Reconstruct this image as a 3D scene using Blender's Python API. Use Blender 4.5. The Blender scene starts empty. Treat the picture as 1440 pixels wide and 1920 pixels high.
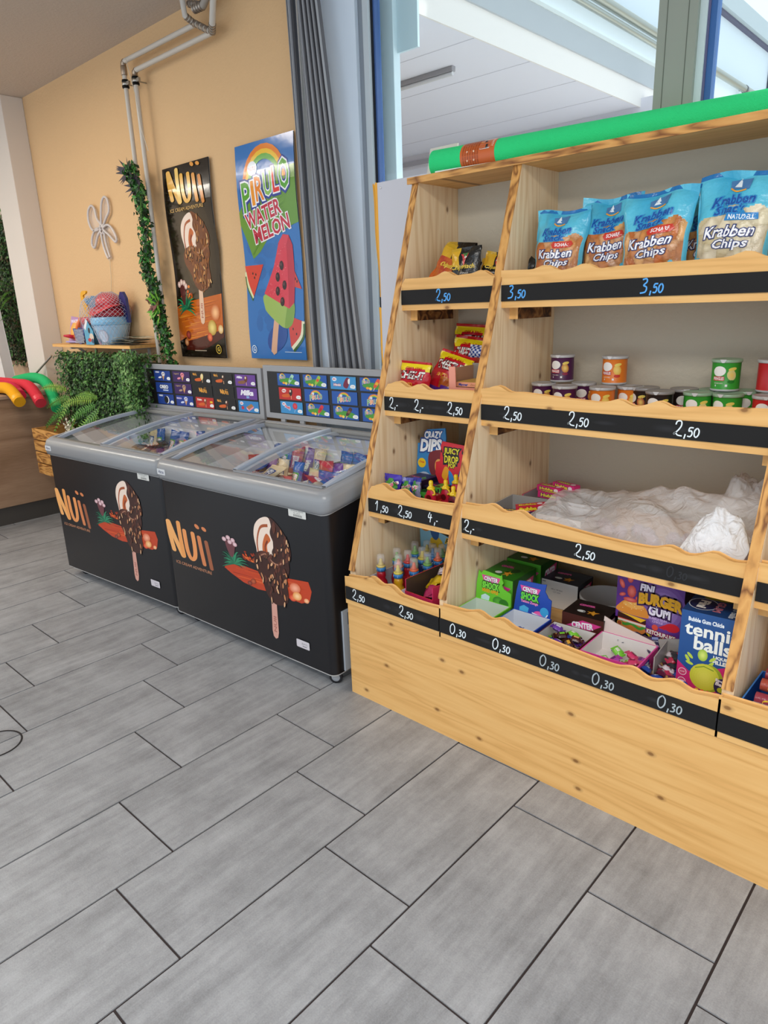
import bpy, bmesh, math, random
from mathutils import Vector, Matrix, noise
U = 0.3            # one floor-tile width in metres; every length below is in tile widths
PI = math.pi
scene = bpy.context.scene
# ---------------------------------------------------------------- camera
cd = bpy.data.cameras.new('camera'); cam = bpy.data.objects.new('camera', cd)
scene.collection.objects.link(cam); scene.camera = cam
R0 = (0.73710953, 0.67491566, -0.0340352); R1 = (0.16911453, -0.23299226, -0.95766115); R2 = (-0.65427044, 0.70014532, -0.28587886)
mw = Matrix(((R0[0], -R1[0], -R2[0], 0), (R0[1], -R1[1], -R2[1], 0), (R0[2], -R1[2], -R2[2], 4.63944246*U), (0, 0, 0, 1)))
cam.matrix_world = mw
cd.sensor_fit = 'VERTICAL'; cd.sensor_height = 24; cd.lens = 1300.568/1920*24; cd.clip_start = 0.05; cd.clip_end = 200
# ---------------------------------------------------------------- world, exposure, lights
W = bpy.data.worlds.new('daylight'); scene.world = W; W.use_nodes = True
wn = W.node_tree.nodes; wn['Background'].inputs[0].default_value = (0.80, 0.90, 1.0, 1); wn['Background'].inputs[1].default_value = 1.15
vs = scene.view_settings; vs.view_transform = 'Standard'; vs.look = 'None'; vs.gamma = 1; vs.exposure = 0.32; vs.use_curve_mapping = False
def area(name, loc, size, power, col, rot):
    l = bpy.data.lights.new(name, 'AREA'); l.shape = 'RECTANGLE'; l.size = size[0]*U; l.size_y = size[1]*U; l.energy = power; l.color = col
    o = bpy.data.objects.new(name, l); o.location = Vector(loc)*U; o.rotation_euler = rot; scene.collection.objects.link(o)
area('ceiling_lamp_and_fill', (-19.1, .1, 9.3), (2.6, 1.3), 26, (1, .93, .82), (0, 0, 0)); area('ceiling_lamp_and_fill', (-23.3, .1, 9.3), (2.2, 1.2), 22, (1, .93, .82), (0, 0, 0)); area('ceiling_lamp_and_fill', (-14.0, 3.0, 9.3), (2.0, 2.0), 16, (1, .88, .72), (0, 0, 0))  # first two are added, unseen, for poster glare; third is the warm room lamp
area('ceiling_lamp_and_fill', (0.8, -2.5, 9.3), (6.0, 2.5), 62, (1, .97, .92), (0, 0, 0))  # added unseen fill, set where the window glass does not mirror it
sl = bpy.data.lights.new('sun', 'SUN'); sl.energy = 4.5; sl.angle = .06; sl.color = (1, .97, .92); so = bpy.data.objects.new('sun', sl); scene.collection.objects.link(so)
so.rotation_euler = Vector((.16, .22, .96)).to_track_quat('Z', 'Y').to_euler()
# ---------------------------------------------------------------- helpers
def lin(c):
    if isinstance(c, str):
        c = c.lstrip('#'); c = tuple(int(c[i:i+2], 16)/255 for i in (0, 2, 4))
    return tuple((x/12.92 if x <= .04045 else ((x+.055)/1.055)**2.4) for x in c[:3])
_lc = {}
def L(c):
    if c not in _lc: _lc[c] = lin(c)
    return _lc[c]
def mixc(a, b, t):
    a = L(a) if isinstance(a, str) else a; b = L(b) if isinstance(b, str) else b
    return tuple(a[i]*(1-t)+b[i]*t for i in range(3))
MATS = {}
def newmat(name):
    m = bpy.data.materials.new(name); m.use_nodes = True; MATS[name] = m
    nt = m.node_tree; return m, nt, nt.nodes['Principled BSDF']
def setp(b, **k):
    al = dict(rough='Roughness', metal='Metallic', spec='Specular IOR Level', coat='Coat Weight', trans='Transmission Weight', alpha='Alpha', ior='IOR')
    for a, v in k.items(): b.inputs[al[a]].default_value = v
def colmat(name, bump=0, bscale=60, **k):
    m, nt, b = newmat(name); a = nt.nodes.new('ShaderNodeAttribute'); a.attribute_name = 'Col'
    nt.links.new(a.outputs['Color'], b.inputs['Base Color']); setp(b, **k)
    if bump:
        tc = nt.nodes.new('ShaderNodeTexCoord'); n = nt.nodes.new('ShaderNodeTexNoise'); n.inputs['Scale'].default_value = bscale; n.inputs['Detail'].default_value = 3
        bp = nt.nodes.new('ShaderNodeBump'); bp.inputs['Strength'].default_value = bump; bp.inputs['Distance'].default_value = .01
        nt.links.new(tc.outputs['Object'], n.inputs['Vector']); nt.links.new(n.outputs[0], bp.inputs['Height']); nt.links.new(bp.outputs[0], b.inputs['Normal'])
    return m
colmat('matte', rough=.75, spec=.3); colmat('card', rough=.42); colmat('gloss', rough=.12, bump=.12, bscale=6)
colmat('plastic', rough=.28); colmat('foil', rough=.26, bump=.35, bscale=45); colmat('metal', rough=.38, metal=.85)
colmat('rough_plaster', rough=.9, bump=.25, bscale=70, spec=.2); colmat('satin', rough=.5); colmat('foam', rough=.85, bump=.5, bscale=400, spec=.2)
colmat('leaf', rough=.5)
colmat('vinyl', rough=.36)
def glassmat(name, col, fac=.0, rough=0.02, ior=1.45, tint=(1, 1, 1)):
    m = bpy.data.materials.new(name); m.use_nodes = True; MATS[name] = m; nt = m.node_tree; nt.nodes.clear()
    o = nt.nodes.new('ShaderNodeOutputMaterial'); mx = nt.nodes.new('ShaderNodeMixShader'); t = nt.nodes.new('ShaderNodeBsdfTransparent'); g = nt.nodes.new('ShaderNodeBsdfGlossy')
    t.inputs[0].default_value = (*tint, 1); g.inputs['Roughness'].default_value = rough; g.inputs['Color'].default_value = (1, 1, 1, 1)
    lw = nt.nodes.new('ShaderNodeLayerWeight'); lw.inputs[0].default_value = .5; f0 = ((ior-1)/(ior+1))**2; pw = nt.nodes.new('ShaderNodeMath'); pw.operation = 'POWER'; pw.inputs[1].default_value = 5; f = nt.nodes.new('ShaderNodeMath'); f.operation = 'MULTIPLY_ADD'; f.inputs[1].default_value = 1-f0; f.inputs[2].default_value = f0
    nt.links.new(lw.outputs['Facing'], pw.inputs[0]); nt.links.new(pw.outputs[0], f.inputs[0]); nt.links.new(f.outputs[0], mx.inputs[0]); nt.links.new(t.outputs[0], mx.inputs[1]); nt.links.new(g.outputs[0], mx.inputs[2])
    if fac > .2:
        tc = nt.nodes.new('ShaderNodeTexCoord'); nz = nt.nodes.new('ShaderNodeTexNoise'); nz.inputs['Scale'].default_value = 22; nz.inputs['Detail'].default_value = 3; nz.inputs['Distortion'].default_value = 1.5; bp = nt.nodes.new('ShaderNodeBump'); bp.inputs['Strength'].default_value = .7; bp.inputs['Distance'].default_value = .02
        nt.links.new(tc.outputs['Object'], nz.inputs['Vector']); nt.links.new(nz.outputs[0], bp.inputs['Height']); nt.links.new(bp.outputs[0], g.inputs['Normal'])
    if fac:
        d = nt.nodes.new('ShaderNodeBsdfDiffuse'); d.inputs[0].default_value = (*col, 1); fac > .2 and nt.links.new(bp.outputs[0], d.inputs['Normal']); m2 = nt.nodes.new('ShaderNodeMixShader'); m2.inputs[0].default_value = fac
        nt.links.new(mx.outputs[0], m2.inputs[1]); nt.links.new(d.outputs[0], m2.inputs[2]); nt.links.new(m2.outputs[0], o.inputs[0])
    else: nt.links.new(mx.outputs[0], o.inputs[0])
    return m
glassmat('window_glass', (1, 1, 1), tint=(.93, .97, .97)); glassmat('lid_glass', (.8, .85, .85), fac=.01, ior=1.45, tint=(.96, .97, .97))
glassmat('clear_plastic', (.9, .9, .92), fac=.16, rough=.1, ior=1.5); glassmat('film', (.97, .95, .95), fac=.40, rough=.22, ior=1.45); glassmat('film_white', (.93, .93, .95), fac=.80, rough=.3)
glassmat('acrylic', (.95, .95, .98), fac=.10, rough=.04, ior=1.5)
def wood(name, axis, ramp, knots=.5, flat=None, wave=15.0, contrast=1.0, rough=.5, stretch=.06, dist=2.2):
    m, nt, b = newmat(name); N = nt.nodes.new; lk = nt.links.new
    tc = N('ShaderNodeTexCoord'); mp = N('ShaderNodeMapping')
    sc = [1, 1, 1]; sc['xyz'.index(axis)] = stretch; mp.inputs['Scale'].default_value = sc
    oi = N('ShaderNodeObjectInfo'); va = N('ShaderNodeVectorMath'); va.operation = 'ADD'
    lk(tc.outputs['Object'], va.inputs[0]); ml = N('ShaderNodeVectorMath'); ml.operation = 'SCALE'; ml.inputs[0].default_value = (3.1, 5.3, 4.7); lk(oi.outputs['Random'], ml.inputs['Scale']); lk(ml.outputs[0], va.inputs[1])
    lk(va.outputs[0], mp.inputs['Vector'])
    n1 = N('ShaderNodeTexNoise'); n1.inputs['Scale'].default_value = wave; n1.inputs['Detail'].default_value = 2; n1.inputs['Roughness'].default_value = .45; n1.inputs['Distortion'].default_value = .4; lk(mp.outputs[0], n1.inputs['Vector'])
    m1 = N('ShaderNodeMath'); m1.operation = 'MULTIPLY'; m1.inputs[1].default_value = dist*6; lk(n1.outputs[0], m1.inputs[0])
    fr = N('ShaderNodeMath'); fr.operation = 'PINGPONG'; fr.inputs[1].default_value = 1.0; lk(m1.outputs[0], fr.inputs[0])
    n2 = N('ShaderNodeTexNoise'); n2.inputs['Scale'].default_value = 110; n2.inputs['Detail'].default_value = 2; lk(mp.outputs[0], n2.inputs['Vector'])
    mx = N('ShaderNodeMath'); mx.operation = 'MULTIPLY_ADD'; mx.inputs[1].default_value = .5*contrast; lk(fr.outputs[0], mx.inputs[0])
    m3 = N('ShaderNodeMath'); m3.operation = 'MULTIPLY'; m3.inputs[1].default_value = .45; lk(n2.outputs[0], m3.inputs[0]); lk(m3.outputs[0], mx.inputs[2])
    cr = N('ShaderNodeValToRGB'); e = cr.color_ramp.elements; e[0].position = .1; e[1].position = .85; e[0].color = (*L(ramp[0]), 1); e[1].color = (*L(ramp[-1]), 1)
    for k, c in enumerate(ramp[1:-1]): q = e.new(.1+.75*(k+1)/(len(ramp)-1)); q.color = (*L(c), 1)
    lk(mx.outputs[0], cr.inputs[0]); out = cr.outputs[0]
    if knots:
        mp2 = N('ShaderNodeMapping'); s2 = [6.6, 6.6, 6.6]; s2['xyz'.index(axis)] = 4.0; mp2.inputs['Scale'].default_value = s2; lk(va.outputs[0], mp2.inputs['Vector']); sx = N('ShaderNodeSeparateXYZ'); cx = N('ShaderNodeCombineXYZ'); lk(mp2.outputs[0], sx.inputs[0]); keep = [i for i in range(3) if i != 'xyz'.index(flat or 'y')]; lk(sx.outputs[keep[0]], cx.inputs[0]); lk(sx.outputs[keep[1]], cx.inputs[1])
        vo = N('ShaderNodeTexVoronoi'); vo.inputs['Scale'].default_value = 1.0; vo.voronoi_dimensions = '2D'; lk(cx.outputs[0], vo.inputs['Vector'])
        k1 = N('ShaderNodeValToRGB'); q = k1.color_ramp.elements; q[0].position = 0; q[0].color = (.8, .8, .8, 1); q[1].position = .075; q[1].color = (0, 0, 0, 1); z = q.new(.025); z.color = (.75, .75, .75, 1); z = q.new(.04); z.color = (.3, .3, .3, 1)
        lk(vo.outputs['Distance'], k1.inputs[0]); kx = N('ShaderNodeMix'); kx.data_type = 'RGBA'; lk(k1.outputs[0], kx.inputs[0]); lk(out, kx.inputs[6]); kx.inputs[7].default_value = (*L('6a3c18'), 1); out = kx.outputs[2]
    lk(out, b.inputs['Base Color']); setp(b, rough=rough, spec=.35)
    return m
P1 = ('eaba76', 'e3af6a', 'cc9754'); P2 = ('f2dcb8', 'edd2aa', 'dbb98c')
for ax in 'xyz':
    wood('pine_warm_'+ax, ax, P1, knots=1, contrast=.8, flat={'x': 'y', 'y': 'z', 'z': 'x'}[ax]); wood('pine_pale_'+ax, ax, P2, knots=1, flat={'x': 'y', 'y': 'x', 'z': 'x'}[ax])
    wood('pine_burnt_'+ax, ax, ('dca660', 'cd9450', '7d4c24'), knots=0, wave=20, contrast=1.15, dist=1.8, stretch=.18)
wood('counter_wood', 'y', ('a88a70', '987a62', '846850'), knots=0, wave=3, stretch=.12, rough=.3)
wood('plywood_dark', 'x', ('a37a48', '7a4f28', '3a2012'), knots=0, wave=12, contrast=1.4)
# ---------------------------------------------------------------- mesh builder
class MB:
    def __init__(s): s.v = []; s.f = []; s.c = []; s.m = []; s.s = []
    def add(s, vs, fs, col, mat='matte', sm=False):
        o = len(s.v); s.v += [tuple(p) for p in vs]; cl = L(col) if isinstance(col, str) else col
        for i, f in enumerate(fs):
            s.f.append([o+k for k in f]); s.c.append(cl[i] if isinstance(cl, list) else cl); s.m.append(mat); s.s.append(sm)
        return s
    def box(s, x0, x1, y0, y1, z0, z1, col='ffffff', mat='matte', M=None):
        vs = [Vector((x, y, z)) for z in (z0, z1) for y in (y0, y1) for x in (x0, x1)]
        if M: vs = [M @ p for p in vs]
        return s.add(vs, [(0, 2, 3, 1), (4, 5, 7, 6), (0, 1, 5, 4), (2, 6, 7, 3), (0, 4, 6, 2), (1, 3, 7, 5)], col, mat)
    def boxc(s, cols, x0, x1, y0, y1, z0, z1, mat='card', M=None):   # colours: bottom, top, front(-y), back, left(-x), right
        n = len(s.c); s.box(x0, x1, y0, y1, z0, z1, 'ffffff', mat, M)
        for i, c in enumerate(cols): s.c[n+i] = L(c)
        return s
    def prism(s, pts, d0, d1, col='ffffff', mat='matte', plane='xz', side=None):
        def P(a, b, d): return {'xz': (a, d, b), 'yz': (d, a, b), 'xy': (a, b, d)}[plane]
        n = len(pts); vs = [P(a, b, d0) for a, b in pts]+[P(a, b, d1) for a, b in pts]
        fs = [list(range(n)), list(range(2*n-1, n-1, -1))]+[(i, (i+1) % n, n+(i+1) % n, n+i) for i in range(n)]
        return s.add(vs, fs, [L(col)]*2+[L(side or col)]*n, mat)
    def grid(s, fn, nu, nv, col, mat='matte', sm=True, closed=False):
        vs = [fn(i/nu, j/nv) for j in range(nv+1) for i in range(nu+1)]
        fs = [(j*(nu+1)+i, j*(nu+1)+i+1, (j+1)*(nu+1)+i+1, (j+1)*(nu+1)+i) for j in range(nv) for i in range(nu)]
        if callable(col): col = [col((i+.5)/nu, (j+.5)/nv) for j in range(nv) for i in range(nu)]
        return s.add(vs, fs, col, mat, sm)
    def lathe(s, prof, cx=0, cy=0, n=24, col='ffffff', mat='plastic', M=None, sm=True, cap=True):
        vs = []; 
        for r, z in prof:
            for k in range(n): a = 2*PI*k/n; vs.append(Vector((cx+r*math.cos(a), cy+r*math.sin(a), z)))
        if M: vs = [M @ p for p in vs]
        fs = []; cs = []
        for j in range(len(prof)-1):
            for k in range(n): fs.append((j*n+k, j*n+(k+1) % n, (j+1)*n+(k+1) % n, (j+1)*n+k)); cs.append(L(col[j]) if isinstance(col, (list, tuple)) else L(col))
        m = len(prof)
        if cap and prof[0][0] > 1e-5: fs.append(list(range(n-1, -1, -1))); cs.append(cs[0])
        if cap and prof[-1][0] > 1e-5: fs.append([(m-1)*n+k for k in range(n)]); cs.append(cs[-1])
        return s.add(vs, fs, cs, mat, sm)
    def tube(s, pts, r, col='ffffff', mat='plastic', n=10, cap=True, rf=None):
        pts = [Vector(p) for p in pts]; vs = []; up = None
        for i, p in enumerate(pts):
            d = ((pts[min(i+1, len(pts)-1)]-p).normalized()+(p-pts[max(i-1, 0)]).normalized()).normalized()
            if up is None: up = Vector((0, 0, 1)) if abs(d.z) < .9 else Vector((1, 0, 0))
            a = d.cross(up).normalized(); b = a.cross(d).normalized(); up = b
            rr = rf(i/(len(pts)-1)) if rf else r
            for k in range(n): t = 2*PI*k/n; vs.append(p+a*rr*math.cos(t)+b*rr*math.sin(t))
        fs = [(j*n+k, j*n+(k+1) % n, (j+1)*n+(k+1) % n, (j+1)*n+k) for j in range(len(pts)-1) for k in range(n)]
        s.add(vs, fs, col, mat, True)
        if cap: m_ = len(vs)-n; s.add(vs[:n], [list(range(n-1, -1, -1))], col, mat); s.add(vs[m_:], [list(range(n))], col, mat)
        return s
    def art_cut(s, A, fn, du, dv, mat='card', eps=.00004, base=.0006, o=(0, 0)):   # artwork on a curved face: cut along a grid so that it follows the bend
        for (lv, pts, fs, cs) in A.ops:
            bm = bmesh.new(); vv = [bm.verts.new((a, b, 0)) for a, b in pts]; cl = cs if isinstance(cs, list) else [L(cs)]*len(fs)
            for i, f in enumerate(fs):
                try: bm.faces.new([vv[q] for q in f]).material_index = i
                except ValueError: pass
            for ax, st in ((0, du), (1, dv)):
                if not st: continue
                w = [p[ax]-o[ax] for p in pts]
                for k in range(math.ceil(min(w)/st+1e-6), math.floor(max(w)/st-1e-6)+1):
                    co = [0, 0, 0]; no = [0, 0, 0]; co[ax] = k*st+o[ax]; no[ax] = 1
                    bmesh.ops.bisect_plane(bm, geom=bm.verts[:]+bm.edges[:]+bm.faces[:], plane_co=co, plane_no=no, dist=1e-6)
            bm.verts.index_update(); F = bm.faces[:]
            s.add([fn(q.co.x, q.co.y, lv*eps+base) for q in bm.verts], [[q.index for q in f.verts] for f in F], [cl[f.material_index] for f in F], mat, False); bm.free()
        return s
    def art(s, A, fn, mat='card', eps=.00004):
        for (lv, pts, fs, cs) in A.ops: s.add([fn(u, v, lv*eps+.0006) for u, v in pts], fs, cs if isinstance(cs, list) else L(cs), mat)
        return s
    def build(s, name, parent=None, loc=(0, 0, 0), rot=(0, 0, 0), bevel=0, sm=None):
        me = bpy.data.meshes.new(name); me.from_pydata([(x*U, y*U, z*U) for x, y, z in s.v], [], s.f)
        names = []
        for m in s.m:
            if m not in names: names.append(m); me.materials.append(MATS[m])
        me.polygons.foreach_set('material_index', [names.index(m) for m in s.m]); me.polygons.foreach_set('use_smooth', s.s if sm is None else [sm]*len(s.s))
        at = me.color_attributes.new('Col', 'FLOAT_COLOR', 'CORNER'); buf = []
        for f, c in zip(s.f, s.c): buf += [c[0], c[1], c[2], 1.0]*len(f)
        at.data.foreach_set('color', buf)
        if any(s.s) and not all(s.s) or bevel: pass
        me.update(); o = bpy.data.objects.new(name, me); scene.collection.objects.link(o)
        o.location = Vector(loc)*U; o.rotation_euler = rot if isinstance(rot, (tuple, list)) else (0, 0, rot)
        if parent: o.parent = parent
        if bevel:
            b = o.modifiers.new('bevel', 'BEVEL'); b.width = bevel*U; b.segments = 2; b.limit_method = 'ANGLE'; b.angle_limit = .7
        return o
def tag(o, label=None, cat=None, group=None, kind=None):
    if label: o['label'] = label
    if cat: o['category'] = cat
    if group: o['group'] = group
    if kind: o['kind'] = kind
    return o
def thing(name, label, cat, loc=(0, 0, 0), rot=0, group=None):
    o = bpy.data.objects.new(name, None); o.empty_display_size = .05; scene.collection.objects.link(o); o.location = Vector(loc)*U; o.rotation_euler = rot if isinstance(rot, (tuple, list)) else (0, 0, rot)
    return tag(o, label, cat, group)
def dup(o, loc, rot=None, label=None, group=None, parent=None):
    kids = list(o.children); c = o.copy(); scene.collection.objects.link(c)
    if parent: c.parent = parent
    else: c.location = Vector(loc)*U
    if rot is not None: c.rotation_euler = rot if isinstance(rot, (tuple, list)) else (0, 0, rot)
    if label: c['label'] = label
    if group: c['group'] = group
    for k in kids: dup(k, None, None, None, None, c)
    return c
def struct(mb, name, **k): return tag(mb.build(name, **k), kind='structure')
# ---------------------------------------------------------------- flat artwork
def spline(pts, n=6, closed=True):
    out = []; m = len(pts)
    for i in range(m if closed else m-1):
        p0, p1, p2, p3 = (pts[(i+k-1) % m] if closed else pts[min(max(i+k-1, 0), m-1)] for k in range(4))
        for j in range(n):
            t = j/n; out.append(tuple(.5*(2*p1[a]+(p2[a]-p0[a])*t+(2*p0[a]-5*p1[a]+4*p2[a]-p3[a])*t*t+(3*p1[a]-p0[a]-3*p2[a]+p3[a])*t**3) for a in (0, 1)))
    if not closed: out.append(tuple(pts[-1]))
    return out
_tx = {}
def glyphs(t, off, shear):
    k = (t, off, shear)
    if k not in _tx:
        c = bpy.data.curves.new('t', 'FONT'); c.body = t; c.size = 1; c.offset = off; c.shear = shear; c.resolution_u = 2; c.space_line = .9; c.align_x = 'CENTER'
        o = bpy.data.objects.new('t', c); me = bpy.data.meshes.new_from_object(o)
        _tx[k] = ([(v.co.x, v.co.y) for v in me.vertices], [tuple(p.vertices) for p in me.polygons])
        bpy.data.objects.remove(o); bpy.data.curves.remove(c); bpy.data.meshes.remove(me)
    return _tx[k]
class Art:
    def __init__(s): s.ops = []; s.lv = 0
    def _a(s, pts, fs, c): s.lv += 1; s.ops.append((s.lv, pts, fs, c)); return s
    def poly(s, pts, col, sm=False):
        if sm: pts = spline(pts, 5)
        # triangulate through a temporary bmesh so concave outlines stay true
        bm = bmesh.new(); vs = [bm.verts.new((a, b, 0)) for a, b in pts]
        try: bm.faces.new(vs); bmesh.ops.triangulate(bm, faces=bm.faces[:]); bm.verts.index_update(); fs = [tuple(v.index for v in f.verts) for f in bm.faces]
        except ValueError: fs = [tuple(range(len(pts)))]
        bm.free(); return s._a(list(pts), fs, col)
    def rect(s, x0, x1, y0, y1, col, r=0):
        if r <= 0: return s._a([(x0, y0), (x1, y0), (x1, y1), (x0, y1)], [(0, 1, 2, 3)], col)
        p = []
        for cx, cy, a in ((x1-r, y0+r, -90), (x1-r, y1-r, 0), (x0+r, y1-r, 90), (x0+r, y0+r, 180)):
            for k in range(4): t = math.radians(a+30*k); p.append((cx+r*math.cos(t), cy+r*math.sin(t)))
        return s._a(p, [tuple(range(len(p)))], col)
    def ell(s, cx, cy, rx, ry, col, rot=0, n=18, c2=None):
        def ring(q): return [(cx+q*(rx*math.cos(a)*math.cos(rot)-ry*math.sin(a)*math.sin(rot)), cy+q*(rx*math.cos(a)*math.sin(rot)+ry*math.sin(a)*math.cos(rot))) for a in (2*PI*k/n for k in range(n))]
        if c2 is None: return s._a(ring(1), [tuple(range(n))], col)
        K = 5; pts = []; fs = []; cs = []
        for j in range(K+1): pts += ring(1-j/(K+1))
        for j in range(K):
            for k in range(n): fs.append((j*n+k, j*n+(k+1) % n, (j+1)*n+(k+1) % n, (j+1)*n+k)); cs.append(mixc(col, c2, (j+.5)/K))
        fs.append(tuple(K*n+k for k in range(n))); cs.append(L(c2)); return s._a(pts, fs, cs)
    def line(s, pts, w, col, sm=0, taper=False):
        if sm: pts = spline(pts, sm, False)
        vs = []; n = len(pts)
        for i, p in enumerate(pts):
            a = pts[max(i-1, 0)]; b = pts[min(i+1, n-1)]; dx, dy = b[0]-a[0], b[1]-a[1]; l = math.hypot(dx, dy) or 1; k = w/2*((1-i/(n-1))*.9+.1 if taper else 1)
            vs += [(p[0]-dy/l*k, p[1]+dx/l*k), (p[0]+dy/l*k, p[1]-dx/l*k)]
        return s._a(vs, [(2*i, 2*i+1, 2*i+3, 2*i+2) for i in range(n-1)], col)
    def text(s, t, cx, cy, h, col, w=None, out=(), sh=0, rot=0, off=.0, warp=None):
        bv, _ = glyphs(t, 0, sh)
        if not bv: return s
        x0 = min(p[0] for p in bv); x1 = max(p[0] for p in bv); y0 = min(p[1] for p in bv); y1 = max(p[1] for p in bv)
        ky = h/(y1-y0); kx = w/(x1-x0) if w else ky; mx, my = (x0+x1)/2, (y0+y1)/2; cr, sr = math.cos(rot), math.sin(rot)
        for o, c in list(out)+[(off, col)]:
            v, f = glyphs(t, o, sh); pts = []
            for a, b in v:
                a, b = (a-mx)*kx, (b-my)*ky
                if warp: a, b = warp(a, b)
                pts.append((cx+a*cr-b*sr, cy+a*sr+b*cr))
            s._a(pts, f, c)
        return s
    def put(s, A, x, y, k=1, ky=None, rot=0):
        ky = ky or k; cr, sr = math.cos(rot), math.sin(rot)
        for (lv, pts, fs, c) in A.ops: s._a([(x+a*k*cr-b*ky*sr, y+a*k*sr+b*ky*cr) for a, b in pts], fs, c)
        return s
def front(ox=0, oz=0, y=0): return lambda u, v, e: (ox+u, y-e, oz+v)      # artwork facing -y
STROKES = {'0': [[(.25, 1), (.02, .7), (.05, .2), (.28, 0), (.5, .3), (.48, .75), (.25, 1)]], '1': [[(.0, .65), (.25, 1), (.25, .5), (.22, 0)]],
 '2': [[(.05, .75), (.12, .98), (.38, 1), (.45, .72), (.3, .4), (.02, .08), (.12, .2), (.3, .04), (.62, 0)]], '3': [[(.05, .95), (.35, 1), (.42, .78), (.2, .55), (.45, .4), (.4, .08), (.0, .0)]],
 '4': [[(.15, 1), (.0, .5), (.45, .55)], [(.3, .85), (.25, .05)]], '5': [[(.55, 1), (.15, .97), (.1, .6), (.35, .65), (.5, .35), (.35, .02), (.02, .05)]],
 ',': [[(.12, .15), (.08, -.18)]], '-': [[(.0, .45), (.3, .5)]], '.': [[(.08, .08), (.1, -.02)]]}
ADV = {',': .25, '-': .4, '.': .25}
def chalk(A, t, x, y, h, col='e8ecee', w=.016, small=.62, slant=.12):
    big = True
    for ch in t:
        k = h*(1 if big else small)
        for st in STROKES[ch]: A.line([(x+k*(a*.95+slant*b), y+k*b) for a, b in st], w, col, sm=5)
        x += k*ADV.get(ch, .68)
        if ch in ',.': big = False
    return A
def rot_m(x, y, z, a=0, b=0, c=0): return Matrix.Translation((x, y, z)) @ Matrix.Rotation(c, 4, 'Z') @ Matrix.Rotation(b, 4, 'Y') @ Matrix.Rotation(a, 4, 'X')
# ================================================================ SETTING
def floor_material():
    m, nt, b = newmat('floor_tile'); N = nt.nodes.new; lk = nt.links.new
    a = N('ShaderNodeAttribute'); a.attribute_name = 'Col'; tc = N('ShaderNodeTexCoord'); va = N('ShaderNodeVectorMath'); va.operation = 'MULTIPLY_ADD'; va.inputs[1].default_value = (9, 9, 9)
    lk(a.outputs['Color'], va.inputs[0]); lk(tc.outputs['Object'], va.inputs[2])
    mp = N('ShaderNodeMapping'); mp.inputs['Scale'].default_value = (16, 1.8, 1); lk(va.outputs[0], mp.inputs['Vector'])
    n1 = N('ShaderNodeTexNoise'); n1.inputs['Scale'].default_value = 1.5; n1.inputs['Detail'].default_value = 8; n1.inputs['Roughness'].default_value = .7; lk(mp.outputs[0], n1.inputs['Vector'])
    n2 = N('ShaderNodeTexNoise'); n2.inputs['Scale'].default_value = 6; n2.inputs['Detail'].default_value = 10; n2.inputs['Roughness'].default_value = .78; lk(va.outputs[0], n2.inputs['Vector'])
    n3 = N('ShaderNodeTexNoise'); n3.inputs['Scale'].default_value = 260; n3.inputs['Detail'].default_value = 2; lk(tc.outputs['Object'], n3.inputs['Vector'])
    s = N('ShaderNodeMath'); s.operation = 'ADD'; lk(n1.outputs[0], s.inputs[0]); lk(n2.outputs[0], s.inputs[1])
    s2 = N('ShaderNodeMath'); s2.operation = 'MULTIPLY_ADD'; s2.inputs[1].default_value = .35; lk(n3.outputs[0], s2.inputs[0]); lk(s.outputs[0], s2.inputs[2])
    cr = N('ShaderNodeValToRGB'); e = cr.color_ramp.elements; e[0].position = .80; e[0].color = (*L('707174'), 1); e[1].position = 1.55; e[1].color = (*L('b4b6ba'), 1)
    mr = N('ShaderNodeMapRange'); mr.inputs['From Min'].default_value = .75; mr.inputs['From Max'].default_value = 1.6; lk(s2.outputs[0], mr.inputs[0]); e[0].position = 0; e[1].position = 1
    lk(mr.outputs[0], cr.inputs[0]); lk(cr.outputs[0], b.inputs['Base Color'])
    bp = N('ShaderNodeBump'); bp.inputs['Strength'].default_value = .12; bp.inputs['Distance'].default_value = .004; lk(n3.outputs[0], bp.inputs['Height']); lk(bp.outputs[0], b.inputs['Normal'])
    setp(b, rough=.42, spec=.4)
floor_material()
random.seed(4)
fl = MB(); fl.box(-26, 5, -6, 9, -.2, -.012, '3b3232', 'matte')
OFFS = {-2: .366, -1: 1.5, 0: .75, 1: .27, 2: 1.75, 3: 1.085, 4: .376, 5: 1.831, 6: 1.305, 7: .842, 8: .365, 9: 1.966}
for c in range(-16, 15):
    o = OFFS.get(c, (.366-.52*(c+2)) % 2 if c < -2 else (1.966-.5*(c-9)) % 2); x0 = -9.962+c
    for k in range(-4, 5):
        y0 = o+2*k; y1 = y0+2; g = .010; r = random.random()
        if y1 < -5.9 or y0 > 8.9: continue
        y0 = max(y0, -6); y1 = min(y1, 9)
        fl.add([(x0+g, y0+g, 0), (x0+1-g, y0+g, 0), (x0+1-g, y1-g, 0), (x0+g, y1-g, 0), (x0+g, y0+g, -.014), (x0+1-g, y0+g, -.014), (x0+1-g, y1-g, -.014), (x0+g, y1-g, -.014)],
               [(0, 1, 2, 3), (0, 4, 5, 1), (1, 5, 6, 2), (2, 6, 7, 3), (3, 7, 4, 0)], (r, random.random(), random.random()), 'floor_tile')
struct(fl, 'floor')
m = MB(); m.lathe([(.255, 0), (.255, .004), (.275, .004), (.275, 0)], n=40, cap=False, col='2e2a2a', mat='matte')
tag(m.build('floor_socket_ring', loc=(-7.97, 1.93, .001)), 'thin dark ring of a round floor socket cover set in the grey tiles', 'floor socket')
m = MB(); m.box(-26, 5, -6, 8.0, 9.5, 9.7, 'c4b8ac', 'rough_plaster'); struct(m, 'ceiling')
m = MB(); m.box(-18.25, -8.75, 7.8, 8.1, 0, 9.5, 'dcb78a', 'rough_plaster'); struct(m, 'wall_back')
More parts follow.
